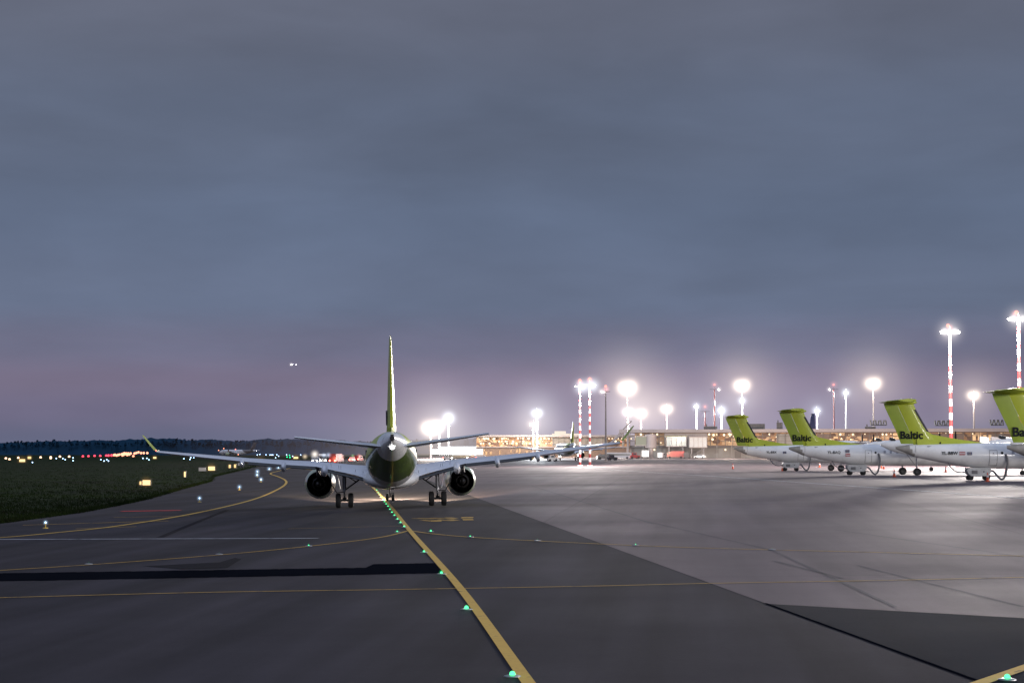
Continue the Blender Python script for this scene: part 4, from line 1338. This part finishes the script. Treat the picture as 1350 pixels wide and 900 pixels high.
# ------------------------------------------------------------------ vehicles
def vehicle(px, py, kind, label, mat, rz=0, lights=True, d=None, sc=1.0, tail=False):
    p = G(px, py) if d is None else Vector((ter(px, 0, d), d, gz(ter(px, 0, d), d)))
    nm = {'van': 'service_van', 'car': 'parked_car', 'truck': 'service_truck', 'bus': 'apron_bus', 'tug': 'baggage_tug'}[kind]
    r = empty(nm, (p.x, p.y, p.z + .01), (0, 0, rz)); r.scale = (sc, sc, sc)
    tag(r, label, {'van': 'van', 'car': 'car', 'truck': 'truck', 'bus': 'bus', 'tug': 'tug'}[kind], 'vehicles on the apron')
    prof = {'van': ([(-2.5, .35), (2.5, .35), (2.55, 1.1), (1.9, 1.35), (1.3, 2.2), (-2.5, 2.25)], 1.0, 5),
            'car': ([(-2.2, .3), (2.2, .3), (2.25, .8), (1.3, .95), (.6, 1.45), (-1.2, 1.48), (-2.1, .98)], .88, 4.4),
            'truck': ([(-3.8, .6), (3.6, .6), (3.65, 1.6), (3.4, 2.6), (2.0, 2.7), (2.0, 3.1), (-3.8, 3.1)], 1.2, 7.5),
            'bus': ([(-6, .35), (6, .35), (6.05, 1.6), (5.8, 2.9), (-6, 2.95)], 1.4, 12),
            'tug': ([(-1.5, .3), (1.5, .3), (1.5, .95), (.4, 1.0), (.4, 1.75), (-.9, 1.75), (-.9, 1.0), (-1.5, .95)], .7, 3)}[kind]
    poly, hw, L_ = prof
    mb = MB(); mb.prism(poly, -hw, hw); body = mb.build('body', mat, r)
    mb = MB()
    if kind == 'van': mb.box((.2, 0, 1.65), (1.8, hw * 2 + .03, .55)); mb.prism([(1.93, 1.38), (1.36, 2.12), (1.34, 2.1), (1.9, 1.36)], -hw * .9, hw * .9)
    elif kind == 'car': mb.prism([(1.15, 1.0), (.55, 1.38), (-1.1, 1.4), (-1.8, 1.02)], -hw - .01, hw + .01)
    elif kind == 'truck': mb.box((2.9, 0, 2.05), (1.0, hw * 2 + .03, .7)); mb.box((3.6, 0, 2.0), (.12, hw * 1.8, .7))
    elif kind == 'bus': mb.box((0, 0, 1.95), (11, hw * 2 + .03, .95)); mb.box((6.0, 0, 1.9), (.12, hw * 1.8, 1.1))
    else: mb.box((-.2, 0, 1.4), (.9, hw * 2 + .03, .45))
    mb.build('window', 'glassdark', body)
    wr = .5 if kind in ('truck', 'bus') else .34
    for sx in (-1, 1):
        for sy in (-1, 1):
            mb = MB(); mb.lathe([(-.12, .03), (-.12, wr), (.12, wr), (.12, .03)], (sx * L_ * .33, sy * (hw - .1), wr), 'y', 14)
            mb.build('wheel', 'tyre', r)
    if lights:
        mb = MB()
        for s in (-1, 1): mb.sphere((L_ / 2 + .05, s * hw * .75, .8), .14, n=8, m=4)
        build_each(mb, 'headlight', 'headlamp', r)
        mb = MB()
        for s in (-1, 1): mb.sphere((-L_ / 2 - .02, s * hw * .75, .9), .14 if not tail else .3, n=8, m=4)
        build_each(mb, 'tail_light', 'redtail', r)
    return r
vehicle(922.5, 0, 'car', 'small white car parked before the grey jet bridge', 'vwhite', R(150), False, d=735)
vehicle(797, 0, 'car', 'dark car parked under the far jet right wing', 'vdark', R(8), False, d=640, sc=1.25)
vehicle(815, 0, 'bus', 'white apron bus standing left of the terminal end', 'vwhite', R(0), False, d=700, sc=.8)
vehicle(836, 0, 'tug', 'small red tug beside the white apron bus', 'vred', R(20), False, d=700, sc=1.3)
vehicle(850, 0, 'truck', 'white high bodied truck below the lit bridge cab', 'vwhite', R(90), False, d=745)
vehicle(905, 0, 'van', 'dark van between the two jet bridges', 'vdark', R(80), False, d=738)
vehicle(872, 0, 'van', 'white van left of the green glass jet bridge stairs', 'vwhite', R(70), False, d=745)
vehicle(890, 0, 'truck', 'red truck parked below the green glass jet bridge', 'vred', R(175), False, d=742, sc=.9)
vehicle(606, 0, 'bus', 'dark red bus in front of the glaring white building', 'vdark', R(0), True, d=700, sc=.62)
vehicle(622, 0, 'tug', 'red tug right of the dark red bus', 'vred', R(180), True, d=690)
vehicle(590, 0, 'tug', 'white tug left of the dark red bus', 'vwhite', R(0), True, d=690)
vehicle(693, 0, 'van', 'yellow van under the flap fairing of the jet right wing', 'vyellow', R(0), False, d=600)
vehicle(728, 0, 'tug', 'white tug beside the left engine of the far jet', 'vwhite', R(20), False, d=560)
vehicle(807, 0, 'tug', 'dark tug right of the far jet', 'vdark', R(20), False, d=600)
# distant lit vehicles left of the jet
for i, (x, y, k, mt, lab, tl) in enumerate(((444, 605, 'truck', 'vred', 'red fire truck with glowing red lamps above the jet left wing root', True), (425, 602, 'truck', 'vwhite', 'white truck with bluish lamps left of the fire truck', False), (415, 601, 'van', 'vwhite', 'brightly lit white van farther left of the fire truck', False), (465, 602.5, 'tug', 'vwhite', 'white tug right of the fire truck', True), (473, 603, 'van', 'vred', 'red van close to the jet fuselage left side', True))):
    vehicle(x, 0, k, lab, mt, R(75 if tl else -80), True, d=620 + i * 20, tail=tl)
for x, y, c, rr, pk in ((442, 605, (1, .2, .12), 9, 2.4), (449, 603, (1, .25, .15), 8, 1.8), (415, 598.5, (1, .9, .8), 9, 2.5), (402, 601.5, (1, .8, .55), 6, 1.6), (427, 600, (.6, .75, 1), 6, 1.3), (433, 599.5, (.65, .75, 1), 6, 1.5), (465, 600.5, (.5, 1, .4), 4, .8), (473, 600.5, (1, .3, .3), 5, 1.0), (448, 600.5, (1, .2, .3), 5, .8)):
    halo(D(x, y, 610), px2m(rr, 610), pk, c, 3)

# ------------------------------------------------------------------ light fittings
def inset(px, py, lab, core=True):
    p = G(px, py)
    r = empty('taxiway_light', p + Vector((0, 0, .02))); tag(r, lab, 'ground light', 'green lights set in the taxiway')
    return r
mbx = MB(); mbx.lathe([(0, .16), (.015, .155), (.03, .09), (.03, .02)], (0, 0, 0), 'z', 16)
base_o = mbx.build('housing', 'steel', None, True); COL.objects.unlink(base_o)
mbx = MB(); mbx.sphere((0, 0, .05), .062, n=12, m=8)
lens_o = mbx.build('lens', 'greencore', None, True); COL.objects.unlink(lens_o)
near = [(675.5, 892.6), (615, 804), (582, 757), (559, 728.5), (533, 695), (528, 689.6), (524, 685), (520, 680), (516.7, 676), (514, 672), (511.5, 668), (509, 665), (507, 662), (505, 659), (502.5, 655.5), (500.5, 652.5),
        (498.5, 650), (496.6, 646.5), (493.5, 643), (490.5, 639.5), (483, 633), (479, 631.2), (475.5, 630.5), (445.5, 624.2), (438, 622.6), (434, 621.8)]
side = [(523.7, 701.5), (568, 701), (620, 708), (708.5, 713), (838, 719), (407, 720), (289, 731), (117, 744), (1328, 897), (1018, 725)]
def place_light(i, px, py, lab, grp, k=1.0):
    p = G(px, py)
    r = empty('taxiway_light', p + Vector((0, 0, .02))); tag(r, lab, 'ground light', grp)
    a = base_o.copy(); COL.objects.link(a); a.parent = r
    c = lens_o.copy(); COL.objects.link(c); c.parent = r
    d = p.y
    s = k * (.75 if d > 60 else .9); c.scale = (s, s, s)
    halo(p + Vector((0, 0, .09)), px2m(4.5 if d < 70 else 3.0, d) * (k ** .5), (1.7 if d < 70 else .8) * k, (.0, .8, .22), 3)
    if d < 130 and k > .7: lamp_light(p + Vector((0, 0, .18)), .6, (.05, 1, .4), .05)
for i, (x, y) in enumerate(near):
    if i < 4: lab = ['green light nearest the camera at the lower end of the yellow centreline', 'second nearest green light left of the yellow centreline', 'green light beside the end of the black asphalt strip', 'green light between the black strip and the line crossing'][i]
    else: lab = 'small green light in the closely spaced row running along the centreline under the jet'
    place_light(i, x, y, lab, 'green lights along the centreline')
sl = ['green light at the left branch of the line crossing', 'green light at the right branch of the line crossing', 'faint green light on the thin curve right of the crossing', 'very faint green light farther along the right curve', 'pale light on the right thin curve at the apron edge',
      'green light on the left thin curve nearest the crossing', 'faint light in the middle of the left thin curve', 'faint light at the far left of the thin curve', 'green light in the lower right corner beside the short yellow line', 'faint light on the thin curve across the apron']
for i, (x, y) in enumerate(side): place_light(i, x, y, sl[i], 'green lights on the side curves', (.8, 1, .7, .35, .6, .7, .3, .35, 1, .3)[i])

def edge_light(px, py, mat, r_, h, cat, grp, lab, hcol=None, hpx=0, pk=1.0):
    p = G(px, py) if h < 2 else None
    r = empty('edge_light', p); tag(r, lab, cat, grp)
    mb = MB(); mb.tube([(0, 0, 0), (0, 0, h)], .03, 6); mb.lathe([(0, .16), (.04, .14), (.05, .02)], (0, 0, 0), 'z', 10)
    mb.build('stem', 'vyellow', r)
    mb = MB(); mb.sphere((0, 0, h + r_ * .6), r_, n=10, m=6); mb.build('lens', mat, r)
    if hcol: halo(p + Vector((0, 0, h + r_ * .6)), px2m(hpx, p.y), pk, hcol, 3)
for i, (x, y) in enumerate(((60, 696), (263, 661.5), (315.6, 645.5), (339, 628.5), (339.3, 623.5), (344, 635), (355, 620), (367, 618))):
    lab = ('bluish white edge light at the far left of the pavement', 'bluish white edge light left of the big yellow curve, second from the left', 'bluish white edge light close to the big yellow curve')[i] if i < 3 else 'small bluish white light in the far cluster by the bend of the yellow curve'
    edge_light(x, y, 'bluelamp', .05 if i < 3 else .09, .3, 'edge light', 'bluish edge lights on the left pavement', lab, (.5, .72, 1), 5.5, 1.6)

# lit guidance signs in the grass
def sign(px0, px1, py0, py1, mat, lab, extra=None):
    p = G((px0 + px1) / 2, py1 + .9)
    s = p.y / FPX
    w, h = (px1 - px0) * s, (py1 - py0) * s
    r = empty('guidance_sign', p); tag(r, lab, 'airfield sign', 'airfield signs in the grass')
    mb = MB(); mb.box((0, .12, .2 * s * 5 + h / 2 + .12), (w + .12, .22, h + .12)); mb.build('cabinet', 'vdark', r)
    mb = MB(); mb.box((0, -.01, .2 * s * 5 + h / 2 + .12), (w, .03, h)); f = mb.build('face', mat, r)
    mb = MB()
    for sx in (-.35, .35): mb.tube([(sx * w, .12, -.02), (sx * w, .12, .5)], .04, 6)
    mb.build('post', 'dark', r)
    if mat != 'signoff':
        halo(p + Vector((0, -.2, .9 * h)), px2m((px1 - px0) * .9 + 2, p.y), .35, (1, .6, .2), 2)
sign(188, 198, 634, 640.5, 'signyellow', 'brightest lit yellow sign, nearest in the grass')
sign(184, 186.4, 635.5, 640, 'signwarm', 'narrow amber sign just left of the brightest sign')
sign(242.6, 244.6, 622.5, 629.5, 'signyellow', 'slim upright lit sign between the two larger lit signs')
sign(262, 271, 617, 621.5, 'signoff', 'unlit grey sign board seen from behind, left of a lit yellow sign')
sign(274.5, 283, 615.5, 620.5, 'signyellow', 'lit yellow sign just right of the unlit grey board')
sign(301.6, 304, 613, 617.3, 'signwarm', 'left one of two small upright lit signs')
sign(308.6, 311, 612.6, 617, 'signwarm', 'right one of two small upright lit signs')
sign(313.5, 320, 610.8, 614, 'signoff', 'small unlit grey board right of the two small lit signs')
sign(338, 348.5, 608, 610.8, 'signyellow', 'wide low yellow sign at the far end of the grass')
sign(25.5, 33, 605.6, 609, 'signyellow', 'far wide yellow sign near the left photo edge')
sign(36.5, 41, 602, 605, 'signwarm', 'far small sign right of the wide one at the left photo edge')
sign(202, 206, 602.4, 604.6, 'signyellow', 'far yellow sign below the jet left wing tip')
sign(387, 393, 602.4, 604.6, 'signyellow', 'far yellow sign just left of the distant vehicles')

# distant runway lights
def runway_light(px, py, mat, lab, grp, size=.26):
    p = G(px, max(py + .9, 597.5))
    if p.y > 1500: p = Vector((ter(px, 0, 1400), 1400, -.44))
    z = D(px, py, p.y).z
    r = empty('runway_light', p); tag(r, lab, 'runway light', grp)
    hh = max(.3, z - p.z)
    mb = MB(); mb.tube([(0, 0, 0), (0, 0, hh)], .05, 5); mb.build('stem', 'dark', r)
    mb = MB(); s = size * p.y / 420
    mb.sphere((0, 0, hh), s, n=8, m=6); mb.build('lens', mat, r)
q = lambda x, y: (x / 5.19, 540 + y / 5.19)
amber = [(40, 332), (65, 338), (125, 328), (278, 325), (347, 324), (347, 331), (410, 320), (473, 320)]
redl = [(567, 318), (605, 317), (647, 315), (686, 315), (727, 313), (747, 312), (768, 311)]
row = [(785, 309), (792, 307), (803, 312), (812, 308), (822, 306), (838, 303), (846, 300), (852, 306), (862, 302), (870, 298), (883, 298), (889, 305), (899, 298), (912, 317), (925, 298), (938, 294), (952, 290), (970, 295), (988, 295), (1012, 295), (843, 311), (856, 296), (875, 308)]
blue = [(222, 360), (385, 332), (430, 333), (446, 340), (500, 328), (500, 347), (690, 340), (712, 350), (731, 340), (742, 350), (978, 331), (1005, 331), (1019, 341), (1258, 334), (1300, 338), (1305, 326), (1326, 326)]
for x, y in amber: runway_light(*q(x, y), 'whitelamp', 'warm white runway light in the spaced row at the far left', 'warm runway lights at the far left')
for x, y in redl: runway_light(*q(x, y), 'crimsonlamp', 'red runway light in the evenly spaced far row', 'red runway lights in the far row')
for x, y in row: runway_light(*q(x, y), 'amberlamp', 'salmon coloured runway light in the crowded far row near the wing tip', 'salmon runway lights in the far row')
for x, y in blue: runway_light(*q(x, y), 'bluelamp', 'tiny blue taxiway light far across the grass', 'blue lights far across the grass', .13)
q2 = lambda x, y: (280 + x / 11.25, 570 + y / 11.25)
for x, y in [(672, 330), (710, 322), (802, 328), (862, 330), (885, 331), (903, 330), (962, 328), (982, 348), (1107, 328), (938, 372), (1315, 330), (1190, 350)]:
    runway_light(*q2(x, y), 'bluelamp', 'tiny cool light between the wing and the forest edge', 'cool lights left of the fuselage', .11)
for x, y in [(1107, 360), (1150, 335), (1150, 368)]: runway_light(*q2(x, y), 'greenlamp', 'tiny green light between the wing and the forest edge', 'green far lights left of the fuselage', .12)
for x, y in [(100, 262), (175, 235), (390, 325)]: runway_light(*q2(x, y), 'amberlamp', 'tiny pink light around the distant side-on jet', 'pink lights by the distant jet', .12)

# ------------------------------------------------------------------ the landing aircraft in the sky
r = empty('landing_airplane', D(387, 480.5, 7000)); r.rotation_euler = (0, 0, R(15))
tag(r, 'distant landing airplane seen only as two bright lamps in the sky', 'airplane')
mb = MB(); mb.tube([(0, -9, -.4), (0, -7, 0), (0, 10, 0), (0, 16, .8)], [.3, 1.6, 1.6, .2], 12); mb.build('fuselage', 'wingwhite', r, True)
mb = MB(); mb.prism([(-14, 2.2), (0, -1.5), (14, 2.2), (14, 3), (0, 2), (-14, 3)], -.1, .1, fn=lambda a, y, b_: (a, b_, y)); mb.build('wing', 'wingwhite', r)
mb = MB(); mb.prism([(16, .5), (13, .5), (16, 5), (17, 5)], -.15, .15, fn=lambda a, y, b_: (y, a, b_)); mb.build('fin', 'wingwhite', r)
mb = MB(); mb.sphere((-8, -3, 0), 1.3); mb.sphere((9, -3, 0), .6); build_each(mb, 'landing_light', 'navwhite', r)
halo(D(384, 480.3, 6990), px2m(4.5, 7000), 1.2, (1, .9, .88), 3, label=None)
halo(D(390.3, 480.3, 6990), px2m(3, 7000), .5, (1, .8, .8), 3)

# ------------------------------------------------------------------ far woods
def forest(name, x0, x1, y, h, mat, step, seed):
    mb = MB(); rnd = random.Random(seed)
    x = x0
    while x < x1:
        for row_ in range(3):
            cx = x + rnd.uniform(-step * .5, step * .5); cy = y + row_ * 14 + rnd.uniform(-5, 5)
            env = 1 + .10 * math.sin(x * .004 + seed) + .07 * math.sin(x * .013) + .05 * math.sin(x * .05)
            hh = h * env * rnd.uniform(.78, 1.0); w = rnd.uniform(3.2, 5.5)
            mb.tube([(cx, cy, -1), (cx, cy, hh * .55)], [.5, .25], 4)
            spruce = rnd.random() < .5
            for k in range(16):
                t = .62 + .38 * rnd.random()
                rad = w * ((1 - t) * .9 + .08 if spruce else math.sqrt(max(0, 1 - (2 * t - .9) ** 2)) * .95)
                a = rnd.uniform(0, 6.28)
                c = Vector((cx + math.cos(a) * rad * rnd.uniform(.3, 1), cy + math.sin(a) * rad * .8, hh * (.08 + .86 * t)))
                s = rnd.uniform(1.1, 2.3) * (1.1 - .35 * t)
                u_ = Vector((rnd.uniform(-1, 1), rnd.uniform(-1, 1), rnd.uniform(-1, 1))).normalized() * s
                v_ = Vector((rnd.uniform(-1, 1), rnd.uniform(-1, 1), rnd.uniform(-1, 1))).normalized() * s
                mb.add([c - u_, c + v_ * .9, c + u_ * .9, c - v_], [(0, 1, 2, 3)])
        x += step
    # undergrowth mass behind the stems
    vs, fs = [], []
    n = int((x1 - x0) / 2.2)
    lv = .9
    for i in range(n + 1):
        lv += rnd.uniform(-.045, .045) + (.91 - lv) * .12
        xx = x0 + (x1 - x0) * i / n
        vs += [(xx, y - 8, -2), (xx, y + 8, h * (1 + .10 * math.sin(xx * .004 + seed) + .07 * math.sin(xx * .013) + .05 * math.sin(xx * .05)) * (lv + .03 * rnd.random()))]
    for i in range(n): fs.append((2 * i, 2 * i + 2, 2 * i + 3, 2 * i + 1))
    mb.add(vs, fs)
    return tag(mb.build(name, mat), kind='stuff')
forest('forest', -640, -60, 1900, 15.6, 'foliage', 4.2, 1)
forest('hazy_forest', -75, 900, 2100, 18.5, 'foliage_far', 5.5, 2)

# ------------------------------------------------------------------ haze put in as self-glowing volumes, as if lit by the apron lights
halo((150, 1450, 40), 1, 0, (1, .9, 1)) if False else None
def wide_haze_glow(loc, r, sz, peak, col, p=2.0):
    s = peak * (p + 1) / (2 * r * sz[1])
    m = halo_mat(col, s, p)
    mb = MB(); mb.sphere((0, 0, 0), 1, n=32, m=16)
    o = mb.build('haze_glow', m); o.location = loc; o.scale = (r * sz[0], r * sz[1], r * sz[2]); tag(o, kind='stuff')
wide_haze_glow((110, 1420, 10), 100, (3.9, 3.4, .85), .21, (1, .80, .90), 1.5)
wide_haze_glow((95, 640, 4), 100, (2.3, .95, .16), .065, (1, .86, .86), 1.5)
wide_haze_glow((-38, 1250, 8), 100, (1.0, 1.2, .42), .14, (1, .9, .88), 1.6)

# ------------------------------------------------------------------ light and sky
sun_d = bpy.data.lights.new('sun', 'SUN'); sun_d.energy = 0.06; sun_d.angle = R(30); sun_d.color = (1, .86, .84)
sun = bpy.data.objects.new('sun', sun_d); COL.objects.link(sun)
sun.rotation_euler = (R(80), 0, R(-60))

# taxi light spilling ahead of the jet
a4 = R(4.0)
nose = Vector((jc.x - math.sin(a4) * 15.6, jc.y + math.cos(a4) * 15.6, 1.25))
for s_, pw in ((-1, 150000), (1, 150000)):
    lamp_light(nose + Vector((s_ * .16, 0, 0)), pw, (1, .76, .48), .08, 'SPOT', nose + Vector((s_ * 2.6 - .9, 13, -1.25)), 34)
for s_ in (-1, 1):
    q_ = Vector((jc.x + s_ * 3.0, jc.y + 6.5, 2.2))
    lamp_light(q_, 230000, (1, .76, .48), .08, 'SPOT', q_ + Vector((s_ * 1.0 - 1.5, 25, -2.2)), 30)

w = bpy.data.worlds.new('World'); scene.world = w; w.use_nodes = True
nt = w.node_tree
for n in list(nt.nodes): nt.nodes.remove(n)
L = nt.links.new
out = N(nt, 'ShaderNodeOutputWorld'); bg = N(nt, 'ShaderNodeBackground')
L(bg.outputs[0], out.inputs[0])
tc = N(nt, 'ShaderNodeTexCoord')
sep = N(nt, 'ShaderNodeSeparateXYZ'); L(tc.outputs['Generated'], sep.inputs[0])
def s2l(c): return tuple(((v / 255) / 12.92 if v / 255 <= .04045 else ((v / 255 + .055) / 1.055) ** 2.4) for v in c)
cr = N(nt, 'ShaderNodeValToRGB')
cr.color_ramp.interpolation = 'EASE'
zs = [(-.02, (94, 99, 123)), (.006, (101, 104, 129)), (.020, (113, 109, 134)), (.036, (122, 115, 138)), (.055, (109, 112, 136)), (.078, (99, 112, 137)), (.12, (92, 106, 131)), (.17, (89, 100, 122)), (.235, (95, 101, 119)), (.42, (122, 132, 156)), (1.0, (190, 203, 232))]
mr = N(nt, 'ShaderNodeMapRange'); mr.inputs[1].default_value = -.02; mr.inputs[2].default_value = 1; mr.inputs[3].default_value = 0; mr.inputs[4].default_value = 1
# expand the low elevations: position = sqrt
pw_ = N(nt, 'ShaderNodeMath', operation='POWER'); pw_.inputs[1].default_value = .5
L(sep.outputs[2], mr.inputs[0]); L(mr.outputs[0], pw_.inputs[0])
ne = cr.color_ramp.elements
for i, (z, c) in enumerate(zs):
    pos = ((z + .02) / 1.02) ** .5
    e_ = ne[i] if i < 2 else ne.new(pos)
    e_.position = pos; e_.color = (*s2l(c), 1)
L(pw_.outputs[0], cr.inputs[0])
# soft cloud banks, stretched along the horizon
mp = N(nt, 'ShaderNodeMapping'); mp.inputs['Scale'].default_value = (3.2, 3.2, 11)
L(tc.outputs['Generated'], mp.inputs['Vector'])
n1 = N(nt, 'ShaderNodeTexNoise'); n1.inputs['Scale'].default_value = 1.7; n1.inputs['Detail'].default_value = 7; n1.inputs['Roughness'].default_value = .5; n1.inputs['Distortion'].default_value = .4
L(mp.outputs[0], n1.inputs['Vector'])
mr1 = N(nt, 'ShaderNodeMapRange'); mr1.inputs[1].default_value = .3; mr1.inputs[2].default_value = .72; mr1.inputs[3].default_value = .89; mr1.inputs[4].default_value = 1.13
L(n1.outputs['Fac'], mr1.inputs[0])
mp2 = N(nt, 'ShaderNodeMapping'); mp2.inputs['Scale'].default_value = (9, 9, 30); mp2.inputs['Location'].default_value = (3, 1, 2)
L(tc.outputs['Generated'], mp2.inputs['Vector'])
n2 = N(nt, 'ShaderNodeTexNoise'); n2.inputs['Scale'].default_value = 1.5; n2.inputs['Detail'].default_value = 8
L(mp2.outputs[0], n2.inputs['Vector'])
mr2 = N(nt, 'ShaderNodeMapRange'); mr2.inputs[1].default_value = .3; mr2.inputs[2].default_value = .7; mr2.inputs[3].default_value = .96; mr2.inputs[4].default_value = 1.05
L(n2.outputs['Fac'], mr2.inputs[0])
mm = N(nt, 'ShaderNodeMath', operation='MULTIPLY'); L(mr1.outputs[0], mm.inputs[0]); L(mr2.outputs[0], mm.inputs[1])
sc_ = N(nt, 'ShaderNodeVectorMath', operation='SCALE'); L(cr.outputs[0], sc_.inputs[0]); L(mm.outputs[0], sc_.inputs['Scale'])
sky = N(nt, 'ShaderNodeTexSky'); sky.sky_type = 'NISHITA'; sky.sun_disc = False; sky.sun_elevation = R(-1.5); sky.sun_rotation = R(120)
sk = N(nt, 'ShaderNodeVectorMath', operation='SCALE'); sk.inputs['Scale'].default_value = .04; L(sky.outputs[0], sk.inputs[0])
ad = N(nt, 'ShaderNodeVectorMath', operation='ADD'); L(sc_.outputs[0], ad.inputs[0]); L(sk.outputs[0], ad.inputs[1])
L(ad.outputs[0], bg.inputs[0])
bg.inputs[1].default_value = 1.03

scene.view_settings.view_transform = 'Standard'
scene.view_settings.look = 'None'
scene.view_settings.exposure = 0
scene.cycles.use_denoising = True
scene.cycles.sample_clamp_indirect = 3
scene.cycles.sample_clamp_direct = 0
scene.cycles.max_bounces = 5
scene.cycles.volume_bounces = 0
scene.cycles.transparent_max_bounces = 64
scene.cycles.volume_step_rate = 1.0
scene.cycles.volume_max_steps = 96
scene.cycles.use_light_tree = True
